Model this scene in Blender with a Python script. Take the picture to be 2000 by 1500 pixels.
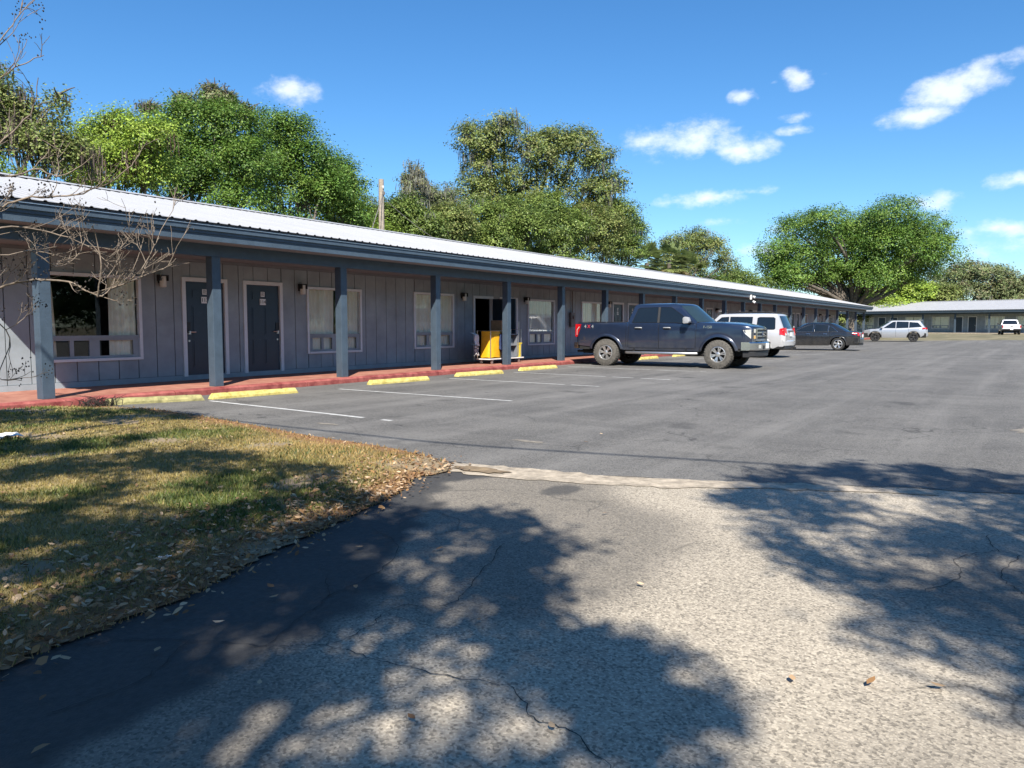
import bpy, math, random
import numpy as np
from mathutils import Vector, Matrix

for o in list(bpy.data.objects):
    bpy.data.objects.remove(o)
scene = bpy.context.scene
COL = scene.collection
R = math.radians

# ------------------------------------------------------------------ camera
CAM_H = 1.27
YAW, PITCH = R(33.58), R(4.302)
cd = bpy.data.cameras.new('camera')
cd.sensor_width = 36.0
cd.lens = 36.0 * 1502 / 2000
cd.clip_start, cd.clip_end = 0.05, 3000
cam = bpy.data.objects.new('camera', cd)
cam.location = (0, 0, CAM_H)
cam.rotation_euler = (R(90) - PITCH, 0, YAW - R(90))
COL.objects.link(cam)
scene.camera = cam

# ------------------------------------------------------------------ sun, sky, exposure
TO_SUN = Vector((-1.30, -1.0, 1.62)).normalized()
SUN_EL = math.asin(TO_SUN.z)
SUN_ROT = math.atan2(TO_SUN.x, TO_SUN.y)
sd = bpy.data.lights.new('sun', 'SUN')
sd.energy = 5.0
sd.angle = R(0.53)
sd.color = (1.0, 0.935, 0.835)
sun = bpy.data.objects.new('sun', sd)
sun.rotation_euler = TO_SUN.to_track_quat('Z', 'Y').to_euler()
sun.location = (-20, -15, 30)
COL.objects.link(sun)

scene.render.resolution_x, scene.render.resolution_y = 1024, 768
scene.view_settings.view_transform = 'Standard'
scene.view_settings.look = 'None'
scene.view_settings.exposure = 0.97
scene.view_settings.gamma = 1
scene.view_settings.use_curve_mapping = False

world = bpy.data.worlds.new('World')
scene.world = world
world.use_nodes = True


def build_world():
    nt = world.node_tree
    N, L = nt.nodes, nt.links
    N.clear()
    out = N.new('ShaderNodeOutputWorld')
    bg = N.new('ShaderNodeBackground')
    bg.inputs['Strength'].default_value = 0.10
    L.new(bg.outputs[0], out.inputs[0])
    sky = N.new('ShaderNodeTexSky')
    sky.sky_type = 'NISHITA'
    sky.sun_disc = False
    sky.sun_elevation = SUN_EL
    sky.sun_rotation = SUN_ROT
    sky.altitude = 20
    sky.air_density = 1.0
    sky.dust_density = 0.25
    sky.ozone_density = 2.0
    hs = N.new('ShaderNodeHueSaturation')
    hs.inputs['Saturation'].default_value = 1.15
    hs.inputs['Value'].default_value = .78
    tint = N.new('ShaderNodeMix')
    tint.data_type = 'RGBA'
    tint.blend_type = 'MULTIPLY'
    tint.inputs['Factor'].default_value = 1.0
    tint.inputs['B'].default_value = (.77, .95, 1.12, 1)
    L.new(sky.outputs[0], tint.inputs['A'])
    L.new(tint.outputs['Result'], hs.inputs['Color'])
    tc = N.new('ShaderNodeTexCoord')
    # wispy break-up shared by every cloud
    mp = N.new('ShaderNodeMapping')
    mp.inputs['Scale'].default_value = (1, 1, 1.7)
    L.new(tc.outputs['Generated'], mp.inputs[0])
    nz = N.new('ShaderNodeTexNoise')
    nz.inputs['Scale'].default_value = 14
    nz.inputs['Detail'].default_value = 9
    nz.inputs['Roughness'].default_value = 0.62
    L.new(mp.outputs[0], nz.inputs['Vector'])
    nzb = N.new('ShaderNodeTexNoise')
    nzb.inputs['Scale'].default_value = 34
    nzb.inputs['Detail'].default_value = 7
    nzb.inputs['Roughness'].default_value = 0.6
    L.new(mp.outputs[0], nzb.inputs['Vector'])
    # clouds: bearing left(+) of the building axis, elevation, half width, half height (degrees), tilt, density
    clouds = [(49.6, 16, 2.5, 1.512, 0, 0.896), (55.9, 14.4, 2.6, 1.008, 0, 0.504), (27.4, 12.9, 1.9, 0.616, 3.6, 0.504),
              (20.6, 13, 5.2, 1.792, -1.8, 1), (17.5, 12.1, 2.9, 1.0, 1, 1), (17.2, 15.6, 1.2, 0.728, 4.5, 0.784),
              (13.7, 16.4, 1.5, 0.896, 0, 0.784), (15.2, 16.3, 0.7, 0.336, 0, 0.448), (12.2, 16.5, 0.9, 0.336, 0, 0.392),
              (13.5, 14.0, 1.6, .5, 2, .62), (13.7, 13.2, 1.8, .45, 2, .6), (4.6, 14.6, 2.7, 1.456, 7.2, 1),
              (3.2, 15, 2.2, 1.344, 9.9, 0.952), (6.2, 13.3, 3, 0.84, 4.5, 0.952), (0.8, 15.8, 2, 0.896, 9, 0.672),
              (19.5, 9, 4.2, 0.84, 1.8, 0.84), (15.9, 9.3, 2.2, 0.56, 1.8, 0.672), (15.2, 5.2, 3, 1.12, 0.9, 0.784),
              (14.6, 6.6, 1.9, 0.56, 0, 0.504), (5.6, 7.9, 2.5, 1.008, -1.8, 0.728), (5, 6.8, 2.4, 0.896, 0, 0.56),
              (0.6, 8.9, 2.2, 0.784, 1.8, 0.84), (1.8, 6.1, 5, 0.784, 0.9, 0.784), (1, 4.6, 6.5, 1.344, 0, 0.47),
              (18.6, 7.4, 3.4, 0.56, 0, 0.336)]
    rr = random.Random(5)
    for k in range(34):      # unseen larger puffs round the rest of the sky, added as neutral fill light
        clouds.append((rr.uniform(75, 345), rr.uniform(6, 62), rr.uniform(4, 9), rr.uniform(1.5, 4), rr.uniform(-8, 8), rr.uniform(.4, .95)))
    prev = None
    for az, el, a, b, tilt, den in clouds:
        A, E_ = R(az), R(el)
        c = Vector((math.cos(E_) * math.cos(A), math.cos(E_) * math.sin(A), math.sin(E_)))
        ex = Vector((math.sin(A), -math.cos(A), 0))
        ez = ex.cross(c).normalized()
        t = R(tilt)
        e1 = ex * math.cos(t) + ez * math.sin(t)
        e2 = ez * math.cos(t) - ex * math.sin(t)
        M = Matrix((e1, c, e2)).transposed()
        if M.determinant() < 0:
            M = Matrix((-e1, c, e2)).transposed()
        m = N.new('ShaderNodeMapping')
        m.vector_type = 'TEXTURE'
        m.inputs['Location'].default_value = c
        m.inputs['Rotation'].default_value = M.to_euler()
        m.inputs['Scale'].default_value = (R(a), 0.4, R(b))
        L.new(tc.outputs['Generated'], m.inputs[0])
        ln = N.new('ShaderNodeVectorMath')
        ln.operation = 'LENGTH'
        L.new(m.outputs[0], ln.inputs[0])
        mr = N.new('ShaderNodeMapRange')
        mr.inputs['From Min'].default_value = 0.0
        mr.inputs['From Max'].default_value = 1.25
        mr.inputs['To Min'].default_value = den
        mr.inputs['To Max'].default_value = 0.0
        L.new(ln.outputs['Value'], mr.inputs['Value'])
        if prev is None:
            prev = mr.outputs[0]
        else:
            mx = N.new('ShaderNodeMath')
            mx.operation = 'MAXIMUM'
            L.new(prev, mx.inputs[0])
            L.new(mr.outputs[0], mx.inputs[1])
            prev = mx.outputs[0]
    def math_node(op, a, b):
        m = N.new('ShaderNodeMath')
        m.operation = op
        for i, v in enumerate((a, b)):
            if isinstance(v, (int, float)):
                m.inputs[i].default_value = v
            else:
                L.new(v, m.inputs[i])
        return m.outputs[0]
    n1 = math_node('MULTIPLY', math_node('SUBTRACT', nz.outputs['Fac'], .5), 1.7)
    n2 = math_node('MULTIPLY', math_node('SUBTRACT', nzb.outputs['Fac'], .5), .8)
    gate = math_node('MINIMUM', math_node('MULTIPLY', prev, 4.0), 1.0)
    s = math_node('ADD', prev, math_node('MULTIPLY', math_node('ADD', n1, n2), gate))
    rm = N.new('ShaderNodeMapRange')
    rm.interpolation_type = 'SMOOTHSTEP'
    rm.inputs['From Min'].default_value = 0.27
    rm.inputs['From Max'].default_value = 1.0
    rm.inputs['To Max'].default_value = 0.72
    L.new(s, rm.inputs['Value'])
    mix = N.new('ShaderNodeMix')
    mix.data_type = 'RGBA'
    L.new(rm.outputs[0], mix.inputs['Factor'])
    L.new(hs.outputs[0], mix.inputs['A'])
    mix.inputs['B'].default_value = (6.6, 6.8, 7.2, 1)
    L.new(mix.outputs['Result'], bg.inputs['Color'])


build_world()

# ------------------------------------------------------------------ helpers
class MB:
    """collects shapes; build() links them as one mesh object"""
    def __init__(self):
        self.v, self.f = [], []

    def add(self, vs, fs):
        n = len(self.v)
        self.v += [tuple(p) for p in vs]
        self.f += [tuple(i + n for i in f) for f in fs]
        return self

    def box(self, x0, y0, z0, x1, y1, z1):
        v = [(x0, y0, z0), (x1, y0, z0), (x1, y1, z0), (x0, y1, z0), (x0, y0, z1), (x1, y0, z1), (x1, y1, z1), (x0, y1, z1)]
        return self.add(v, [(0, 3, 2, 1), (4, 5, 6, 7), (0, 1, 5, 4), (1, 2, 6, 5), (2, 3, 7, 6), (3, 0, 4, 7)])

    def extrude(self, poly, vec):
        """closed polygon (list of 3d points) pushed along vec"""
        n = len(poly)
        vec = Vector(vec)
        a = [Vector(p) for p in poly]
        b = [p + vec for p in a]
        fs = [tuple(range(n))[::-1], tuple(range(n, 2 * n))]
        for i in range(n):
            j = (i + 1) % n
            fs.append((i, j, n + j, n + i))
        return self.add(a + b, fs)

    def tube(self, pts, rad, n=8, cap=True):
        pts = [Vector(p) for p in pts]
        if isinstance(rad, (int, float)):
            rad = [rad] * len(pts)
        vs, fs = [], []
        prev = None
        for i, p in enumerate(pts):
            d = (pts[min(i + 1, len(pts) - 1)] - pts[max(i - 1, 0)]).normalized()
            if prev is None:
                a = d.orthogonal().normalized()
            else:
                a = (prev - d * prev.dot(d))
                a = a.normalized() if a.length > 1e-6 else d.orthogonal().normalized()
            prev = a
            b = d.cross(a)
            for k in range(n):
                t = 2 * math.pi * k / n
                vs.append(p + (a * math.cos(t) + b * math.sin(t)) * rad[i])
        for i in range(len(pts) - 1):
            for k in range(n):
                k2 = (k + 1) % n
                fs.append((i * n + k, i * n + k2, (i + 1) * n + k2, (i + 1) * n + k))
        if cap:
            fs.append(tuple(range(n))[::-1])
            fs.append(tuple(range((len(pts) - 1) * n, len(pts) * n)))
        return self.add(vs, fs)

    def lathe_y(self, prof, n=32, c=(0, 0, 0)):
        """profile of (r, y) turned round the y axis"""
        vs, fs = [], []
        for r, y in prof:
            for k in range(n):
                t = 2 * math.pi * k / n
                vs.append((c[0] + r * math.cos(t), c[1] + y, c[2] + r * math.sin(t)))
        m = len(prof)
        for i in range(m - 1):
            for k in range(n):
                k2 = (k + 1) % n
                fs.append((i * n + k, i * n + k2, (i + 1) * n + k2, (i + 1) * n + k))
        return self.add(vs, fs)

    def mesh(self, name, smooth=None):
        m = bpy.data.meshes.new(name)
        m.from_pydata([tuple(p) for p in self.v], [], self.f)
        m.validate()
        if smooth is not None:
            m.polygons.foreach_set('use_smooth', [True] * len(m.polygons))
            m.set_sharp_from_angle(angle=R(smooth))
        m.update()
        return m

    def build(self, name, mat, parent=None, smooth=None, loc=None, fix=True, bevel=0):
        m = self.mesh(name, None)
        if fix:
            import bmesh
            bm = bmesh.new()
            bm.from_mesh(m)
            bmesh.ops.recalc_face_normals(bm, faces=bm.faces)
            if bevel:
                bmesh.ops.bevel(bm, geom=list(bm.edges), offset=bevel, segments=2, affect='EDGES', profile=.6)
            bm.to_mesh(m)
            bm.free()
        if smooth is not None:
            m.polygons.foreach_set('use_smooth', [True] * len(m.polygons))
            m.set_sharp_from_angle(angle=R(smooth))
        return obj(name, m, mat, parent, loc)


def obj(name, mesh, mat=None, parent=None, loc=None):
    o = bpy.data.objects.new(name, mesh)
    if mat is not None and not mesh.materials:
        mesh.materials.append(mat)
    if parent is not None:
        o.parent = parent
    if loc is not None:
        o.location = loc
    COL.objects.link(o)
    return o


def tag(o, label, cat, group=None):
    o['label'] = label
    o['category'] = cat
    if group:
        o['group'] = group
    return o


def thing(name, label, cat, loc=(0, 0, 0), rz=0, group=None):
    o = bpy.data.objects.new(name, None)
    o.empty_display_size = .2
    o.location = loc
    o.rotation_euler = (0, 0, rz)
    COL.objects.link(o)
    return tag(o, label, cat, group)


def struct(o):
    o['kind'] = 'structure'
    return o


def mesh_np(name, V, F, col=None, mat=None, smooth=False):
    m = bpy.data.meshes.new(name)
    V = np.asarray(V, np.float32)
    F = np.asarray(F, np.int32)
    nv, nf, k = len(V), len(F), F.shape[1]
    m.vertices.add(nv)
    m.vertices.foreach_set('co', V.ravel())
    m.loops.add(nf * k)
    m.loops.foreach_set('vertex_index', F.ravel())
    m.polygons.add(nf)
    m.polygons.foreach_set('loop_start', np.arange(0, nf * k, k, dtype=np.int32))
    m.polygons.foreach_set('loop_total', np.full(nf, k, np.int32))
    if smooth:
        m.polygons.foreach_set('use_smooth', np.ones(nf, bool))
    if col is not None:
        at = m.color_attributes.new('col', 'FLOAT_COLOR', 'POINT')
        c = np.ones((nv, 4), np.float32)
        c[:, :3] = col
        at.data.foreach_set('color', c.ravel())
    m.update(calc_edges=True)
    if mat:
        m.materials.append(mat)
    return m


def text_mesh(txt, size, depth=.002):
    cu = bpy.data.curves.new('txt', 'FONT')
    cu.body = txt
    cu.size = size
    cu.extrude = depth
    cu.align_x, cu.align_y = 'CENTER', 'CENTER'
    o = bpy.data.objects.new('txt', cu)
    COL.objects.link(o)
    dg = bpy.context.evaluated_depsgraph_get()
    m = bpy.data.meshes.new_from_object(o.evaluated_get(dg))
    bpy.data.objects.remove(o)
    return m


# ------------------------------------------------------------------ materials
def mat(name, color, rough=.6, metal=0., noise=None, bump=None, spec=.5, coat=0., dirt=None):
    """noise=(scale, amount): colour variation; bump=(scale, strength); dirt=(colour, height, amount)"""
    m = bpy.data.materials.new(name)
    m.use_nodes = True
    nt = m.node_tree
    p = nt.nodes['Principled BSDF']
    p.inputs['Base Color'].default_value = (*color, 1)
    p.inputs['Roughness'].default_value = rough
    p.inputs['Metallic'].default_value = metal
    p.inputs['Specular IOR Level'].default_value = spec
    if coat:
        p.inputs['Coat Weight'].default_value = coat
        p.inputs['Coat Roughness'].default_value = .06
    N, L = nt.nodes, nt.links
    if noise or bump:
        tc = N.new('ShaderNodeTexCoord')
        geo = N.new('ShaderNodeNewGeometry')
    if noise:
        nz = N.new('ShaderNodeTexNoise')
        nz.inputs['Scale'].default_value = noise[0]
        nz.inputs['Detail'].default_value = 6
        nz.inputs['Roughness'].default_value = .65
        L.new(geo.outputs['Position'], nz.inputs['Vector'])
        rp = N.new('ShaderNodeValToRGB')
        rp.color_ramp.elements[0].position = .3
        rp.color_ramp.elements[1].position = .7
        a = noise[1]
        c2 = noise[2] if len(noise) > 2 else None
        rp.color_ramp.elements[0].color = (*[c * (1 - a) for c in color], 1)
        rp.color_ramp.elements[1].color = (*(c2 if c2 else [min(1, c * (1 + a)) for c in color]), 1)
        L.new(nz.outputs['Fac'], rp.inputs[0])
        L.new(rp.outputs[0], p.inputs['Base Color'])
    if bump:
        nb = N.new('ShaderNodeTexNoise')
        nb.inputs['Scale'].default_value = bump[0]
        nb.inputs['Detail'].default_value = 4
        L.new(geo.outputs['Position'], nb.inputs['Vector'])
        b = N.new('ShaderNodeBump')
        b.inputs['Strength'].default_value = bump[1]
        b.inputs['Distance'].default_value = .02
        L.new(nb.outputs['Fac'], b.inputs['Height'])
        L.new(b.outputs[0], p.inputs['Normal'])
    return m


def leaf_mat(name, trans=.35, rough=.5):
    m = bpy.data.materials.new(name)
    m.use_nodes = True
    nt = m.node_tree
    N, L = nt.nodes, nt.links
    p = N['Principled BSDF']
    p.inputs['Roughness'].default_value = rough
    p.inputs['Specular IOR Level'].default_value = .35
    at = N.new('ShaderNodeAttribute')
    at.attribute_name = 'col'
    L.new(at.outputs['Color'], p.inputs['Base Color'])
    tr = N.new('ShaderNodeBsdfTranslucent')
    L.new(at.outputs['Color'], tr.inputs['Color'])
    mx = N.new('ShaderNodeMixShader')
    mx.inputs[0].default_value = trans
    L.new(p.outputs[0], mx.inputs[1])
    L.new(tr.outputs[0], mx.inputs[2])
    L.new(mx.outputs[0], N['Material Output'].inputs[0])
    return m


def glass_mat(name, tint=(.75, .8, .8), boost=.0):
    """window pane: clear with a mirror reflection that grows at grazing angles"""
    m = bpy.data.materials.new(name)
    m.use_nodes = True
    nt = m.node_tree
    N, L = nt.nodes, nt.links
    N.remove(N['Principled BSDF'])
    tr = N.new('ShaderNodeBsdfTransparent')
    tr.inputs[0].default_value = (*tint, 1)
    gl = N.new('ShaderNodeBsdfGlossy')
    gl.inputs['Roughness'].default_value = .015
    lw = N.new('ShaderNodeLayerWeight')
    lw.inputs['Blend'].default_value = .5
    pw = N.new('ShaderNodeMath')
    pw.operation = 'POWER'
    pw.inputs[1].default_value = 4.5
    L.new(lw.outputs['Facing'], pw.inputs[0])
    ad = N.new('ShaderNodeMath')
    ad.operation = 'MULTIPLY_ADD'
    ad.inputs[1].default_value = .9
    ad.inputs[2].default_value = .045 + boost
    L.new(pw.outputs[0], ad.inputs[0])
    mx = N.new('ShaderNodeMixShader')
    L.new(ad.outputs[0], mx.inputs[0])
    L.new(tr.outputs[0], mx.inputs[1])
    L.new(gl.outputs[0], mx.inputs[2])
    L.new(mx.outputs[0], N['Material Output'].inputs[0])
    return m


def nodes_mat(name):
    m = bpy.data.materials.new(name)
    m.use_nodes = True
    return m, m.node_tree.nodes, m.node_tree.links, m.node_tree.nodes['Principled BSDF']


def asphalt_mat(name, dark, light, stone, stone_amt, streak=False, attr=None, seal=(.05, .049, .048)):
    """aggregate: two tones of binder, stone chips, bump; optional tyre-dust streaks along the lot; attr = sealed share"""
    m, N, L, p = nodes_mat(name)
    p.inputs['Roughness'].default_value = .82
    p.inputs['Specular IOR Level'].default_value = .3
    geo = N.new('ShaderNodeNewGeometry')

    def noise(scale, detail=6, rough=.6, sc=None):
        nz = N.new('ShaderNodeTexNoise')
        nz.inputs['Scale'].default_value = scale
        nz.inputs['Detail'].default_value = detail
        nz.inputs['Roughness'].default_value = rough
        if sc:
            mp = N.new('ShaderNodeMapping')
            mp.inputs['Scale'].default_value = sc
            mp.inputs['Rotation'].default_value = (0, 0, R(3))
            L.new(geo.outputs['Position'], mp.inputs[0])
            L.new(mp.outputs[0], nz.inputs['Vector'])
        else:
            L.new(geo.outputs['Position'], nz.inputs['Vector'])
        return nz.outputs['Fac']

    def ramp(v, a, b, ca=(0, 0, 0), cb=(1, 1, 1)):
        r = N.new('ShaderNodeValToRGB')
        r.color_ramp.elements[0].position, r.color_ramp.elements[1].position = a, b
        r.color_ramp.elements[0].color = (*ca, 1)
        r.color_ramp.elements[1].color = (*cb, 1)
        L.new(v, r.inputs[0])
        return r.outputs[0]

    def mixc(f, a, b):
        x = N.new('ShaderNodeMix')
        x.data_type = 'RGBA'
        for k, v in (('Factor', f), ('A', a), ('B', b)):
            if isinstance(v, (int, float)):
                x.inputs[k].default_value = v
            elif isinstance(v, tuple):
                x.inputs[k].default_value = (*v, 1)
            else:
                L.new(v, x.inputs[k])
        return x.outputs['Result']

    base = ramp(noise(.55, 8, .7), .3, .72, dark, light)
    vo = N.new('ShaderNodeTexVoronoi')
    vo.inputs['Scale'].default_value = 115
    L.new(geo.outputs['Position'], vo.inputs['Vector'])
    chips = ramp(vo.outputs['Color'], .45, .8)
    sm = N.new('ShaderNodeMath')
    sm.operation = 'MULTIPLY'
    sm.inputs[1].default_value = stone_amt
    L.new(chips, sm.inputs[0])
    col = mixc(sm.outputs[0], base, stone)
    vd = N.new('ShaderNodeTexVoronoi')
    vd.inputs['Scale'].default_value = 95
    L.new(geo.outputs['Position'], vd.inputs['Vector'])
    pits = ramp(vd.outputs['Color'], .24, .34, (1, 1, 1), (0, 0, 0))
    pm = N.new('ShaderNodeMath')
    pm.operation = 'MULTIPLY'
    pm.inputs[1].default_value = .6
    L.new(pits, pm.inputs[0])
    col = mixc(pm.outputs[0], col, tuple(c * .35 for c in dark))
    if streak:
        st = ramp(noise(1.0, 6, .65, (.05, 1.1, 1)), .46, .74)
        k = N.new('ShaderNodeMath'); k.operation = 'MULTIPLY'; k.inputs[1].default_value = .42
        L.new(st, k.inputs[0])
        col = mixc(k.outputs[0], col, tuple(c * 1.7 for c in light))
        st2 = ramp(noise(1.3, 5, .6, (1.1, .12, 1)), .55, .8)
        k = N.new('ShaderNodeMath'); k.operation = 'MULTIPLY'; k.inputs[1].default_value = .35
        L.new(st2, k.inputs[0])
        col = mixc(k.outputs[0], col, tuple(c * .6 for c in dark))
        # oil drips and damp stains
        oi = ramp(noise(.9, 4, .55), .62, .74)
        k = N.new('ShaderNodeMath'); k.operation = 'MULTIPLY'; k.inputs[1].default_value = .55
        L.new(oi, k.inputs[0])
        col = mixc(k.outputs[0], col, tuple(c * .5 for c in dark))
        # pale sandy flecks
        fl = ramp(noise(7, 5, .75), .63, .70)
        k = N.new('ShaderNodeMath'); k.operation = 'MULTIPLY'; k.inputs[1].default_value = .5
        L.new(fl, k.inputs[0])
        col = mixc(k.outputs[0], col, (.2, .185, .16))
    # fine cracks
    wn = N.new('ShaderNodeTexNoise'); wn.inputs['Scale'].default_value = 2.2; wn.inputs['Detail'].default_value = 5
    L.new(geo.outputs['Position'], wn.inputs['Vector'])
    ma = N.new('ShaderNodeVectorMath'); ma.operation = 'MULTIPLY_ADD'
    ma.inputs[1].default_value = (.5, .5, .5)
    L.new(wn.outputs['Color'], ma.inputs[0]); L.new(geo.outputs['Position'], ma.inputs[2])
    vc = N.new('ShaderNodeTexVoronoi'); vc.feature = 'DISTANCE_TO_EDGE'; vc.inputs['Scale'].default_value = .8
    L.new(ma.outputs[0], vc.inputs['Vector'])
    cr = ramp(vc.outputs['Distance'], .002, .012, (1, 1, 1), (0, 0, 0))
    cm = N.new('ShaderNodeMath'); cm.operation = 'MULTIPLY'
    L.new(cr, cm.inputs[0]); L.new(ramp(noise(.5, 3), .47, .62), cm.inputs[1])
    k = N.new('ShaderNodeMath'); k.operation = 'MULTIPLY'; k.inputs[1].default_value = .7
    L.new(cm.outputs[0], k.inputs[0])
    col = mixc(k.outputs[0], col, tuple(c * .3 for c in dark))
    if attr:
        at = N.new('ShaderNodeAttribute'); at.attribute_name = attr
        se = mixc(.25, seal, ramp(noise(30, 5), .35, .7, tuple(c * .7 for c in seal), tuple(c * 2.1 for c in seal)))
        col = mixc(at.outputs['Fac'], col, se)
    L.new(col, p.inputs['Base Color'])
    bp = N.new('ShaderNodeBump'); bp.inputs['Strength'].default_value = .22; bp.inputs['Distance'].default_value = .006
    L.new(vd.outputs['Distance'], bp.inputs['Height'])
    b2 = N.new('ShaderNodeBump'); b2.inputs['Strength'].default_value = .28; b2.inputs['Distance'].default_value = .012
    L.new(noise(60, 5, .7), b2.inputs['Height']); L.new(bp.outputs[0], b2.inputs['Normal'])
    L.new(b2.outputs[0], p.inputs['Normal'])
    return m


M = {}
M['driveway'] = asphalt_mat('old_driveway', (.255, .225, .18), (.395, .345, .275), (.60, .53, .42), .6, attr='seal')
M['lot'] = asphalt_mat('lot_asphalt', (.070, .068, .066), (.158, .152, .142), (.27, .26, .235), .42, streak=True)
M['concrete'] = mat('old_concrete', (.34, .29, .225), .9, noise=(9, .45), bump=(40, .5))
M['sand'] = mat('sandy_wear', (.20, .18, .15), .95, noise=(14, .35), bump=(40, .4))
M['soil'] = mat('dry_soil', (.20, .145, .09), .95, noise=(5, .45, (.27, .2, .12)), bump=(30, .6))
M['ground'] = mat('rough_grass_ground', (.11, .115, .05), .95, noise=(.35, .5, (.25, .21, .13)), bump=(8, .5))
M['walk'] = mat('red_walkway_paint', (.34, .115, .075), .8, noise=(3.5, .35, (.42, .2, .14)), bump=(30, .2))
M['kerb'] = mat('red_kerb_paint', (.30, .04, .04), .75, noise=(5, .5, (.38, .12, .10)), bump=(30, .25))
M['line'] = mat('worn_white_line', (.55, .55, .53), .8, noise=(14, .55, (.62, .62, .6)))
M['stop'] = mat('yellow_stop_paint', (.60, .48, .10), .8, noise=(9, .5, (.66, .56, .2)), bump=(40, .35))
M['stop_old'] = mat('mossy_faded_stop', (.22, .21, .09), .9, noise=(6, .5, (.42, .38, .17)), bump=(40, .5))
M['wall'] = mat('lavender_grey_siding', (.262, .305, .335), .75, noise=(1.7, .17), bump=(55, .08))
M['groove'] = mat('groove_shade_backing', (.03, .035, .05), .9, noise=(5, .2))  # wall backing coloured dark to paint in the shade between siding boards
M['navy'] = mat('slate_navy_paint', (.054, .080, .110), .5, noise=(5, .16), bump=(45, .18))
M['door'] = mat('navy_door_paint', (.022, .04, .062), .38, noise=(5, .12))
M['trim'] = mat('white_trim_paint', (.62, .65, .68), .55, noise=(6, .06))
M['soffit'] = mat('grey_brown_soffit', (.19, .20, .22), .75, noise=(3, .12))
M['roofing'] = mat('galvalume_roof', (.385, .39, .40), .5, .2, noise=(1.2, .06))
M['deck'] = mat('roof_deck', (.05, .06, .075), .8, noise=(4, .2))
M['curtain'] = mat('cream_curtain', (.80, .78, .70), .9, noise=(4, .07))
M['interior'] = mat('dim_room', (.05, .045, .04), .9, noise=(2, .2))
M['glass'] = glass_mat('window_glass', (.95, .97, .96), .0)
M['steel'] = mat('brushed_steel', (.62, .62, .62), .3, .9, noise=(20, .1))
M['black'] = mat('black_metal', (.015, .015, .016), .45, noise=(20, .2))
M['opal'] = mat('opal_lamp_glass', (.62, .6, .55), .4, noise=(9, .05))
M['white'] = mat('white_plastic', (.75, .75, .74), .45, noise=(8, .05))
M['digits'] = mat('black_digits', (.02, .02, .02), .6, noise=(9, .1))
M['meter'] = mat('weathered_meter_grey', (.16, .15, .14), .6, noise=(12, .25))
M['bark'] = mat('oak_bark', (.10, .082, .066), .95, noise=(5, .4, (.17, .145, .12)), bump=(18, .8))
M['pale_bark'] = mat('pale_smooth_bark', (.17, .135, .105), .85, noise=(9, .4, (.27, .215, .165)), bump=(30, .3))
M['pole'] = mat('weathered_pole', (.30, .255, .20), .9, noise=(7, .3), bump=(25, .5))
M['leaf'] = leaf_mat('tree_leaves', .33)
M['grassblade'] = leaf_mat('grass_blades', .3)
M['litter'] = leaf_mat('dead_leaves', .12, .95)
M['moss'] = leaf_mat('spanish_moss', .2, .9)
M['pod'] = mat('dark_seed_pods', (.022, .017, .014), .8, noise=(30, .3))
M['crack'] = mat('crack_dirt', (.028, .026, .025), .95, noise=(20, .3))

def hash2(x, y, s=0):
    v = np.sin(x * 127.1 + y * 311.7 + s * 74.7) * 43758.5453
    return v - np.floor(v)


def vnoise(x, y, s=0):
    xi, yi = np.floor(x), np.floor(y)
    fx, fy = x - xi, y - yi
    fx, fy = fx * fx * (3 - 2 * fx), fy * fy * (3 - 2 * fy)
    a, b = hash2(xi, yi, s), hash2(xi + 1, yi, s)
    c, d = hash2(xi, yi + 1, s), hash2(xi + 1, yi + 1, s)
    return (a * (1 - fx) + b * fx) * (1 - fy) + (c * (1 - fx) + d * fx) * fy


def inside(poly, X, Y):
    r = np.zeros(np.shape(X), bool)
    n = len(poly)
    for i in range(n):
        x0, y0 = poly[i]
        x1, y1 = poly[(i + 1) % n]
        if y0 == y1:
            continue
        c = ((y0 > Y) != (y1 > Y)) & (X < (x1 - x0) * (Y - y0) / (y1 - y0) + x0)
        r ^= c
    return r


def dist_poly(line, X, Y):
    d = np.full(np.shape(X), 1e9)
    for (x0, y0), (x1, y1) in zip(line[:-1], line[1:]):
        L2 = (x1 - x0) ** 2 + (y1 - y0) ** 2
        t = np.clip(((X - x0) * (x1 - x0) + (Y - y0) * (y1 - y0)) / L2, 0, 1)
        d = np.minimum(d, np.hypot(X - x0 - t * (x1 - x0), Y - y0 - t * (y1 - y0)))
    return d


def smooth_line(pts, n=6):
    """Catmull-Rom through the points"""
    P = [Vector(p) for p in pts]
    P = [P[0] * 2 - P[1]] + P + [P[-1] * 2 - P[-2]]
    out = []
    for i in range(1, len(P) - 2):
        for k in range(n):
            t = k / n
            out.append(.5 * ((2 * P[i]) + (P[i + 1] - P[i - 1]) * t + (2 * P[i - 1] - 5 * P[i] + 4 * P[i + 1] - P[i + 2]) * t * t + (3 * P[i] - P[i - 1] - 3 * P[i + 1] + P[i + 2]) * t ** 3))
    out.append(P[-2])
    return out

# ------------------------------------------------------------------ ground, lot, driveway, lawn
def sstep(a, b, x):
    t = np.clip((x - a) / (b - a), 0, 1)
    return t * t * (3 - 2 * t)


def far_z(X):
    return .3 * float(sstep(78, 104, np.float64(X)))


EDGE = [(6.49, 12.4), (6.72, 11.0), (6.42, 8.64), (6.1, 6.92), (5.93, 5.48), (5.62, 4.5), (5.27, 4.13), (4.83, 4.16), (4.41, 3.92),
        (3.62, 3.67), (2.7, 3.41), (2.19, 3.22), (1.77, 3.16), (1.25, 3.08), (.2, 2.9), (-2, 2.6), (-14, 2.0)]
EDGE_S = [(p.x, p.y) for p in smooth_line([(x, y, 0) for x, y in EDGE], 5)]
LAWN = EDGE_S + [(-14, 12.45), (5.0, 12.45)]


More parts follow.
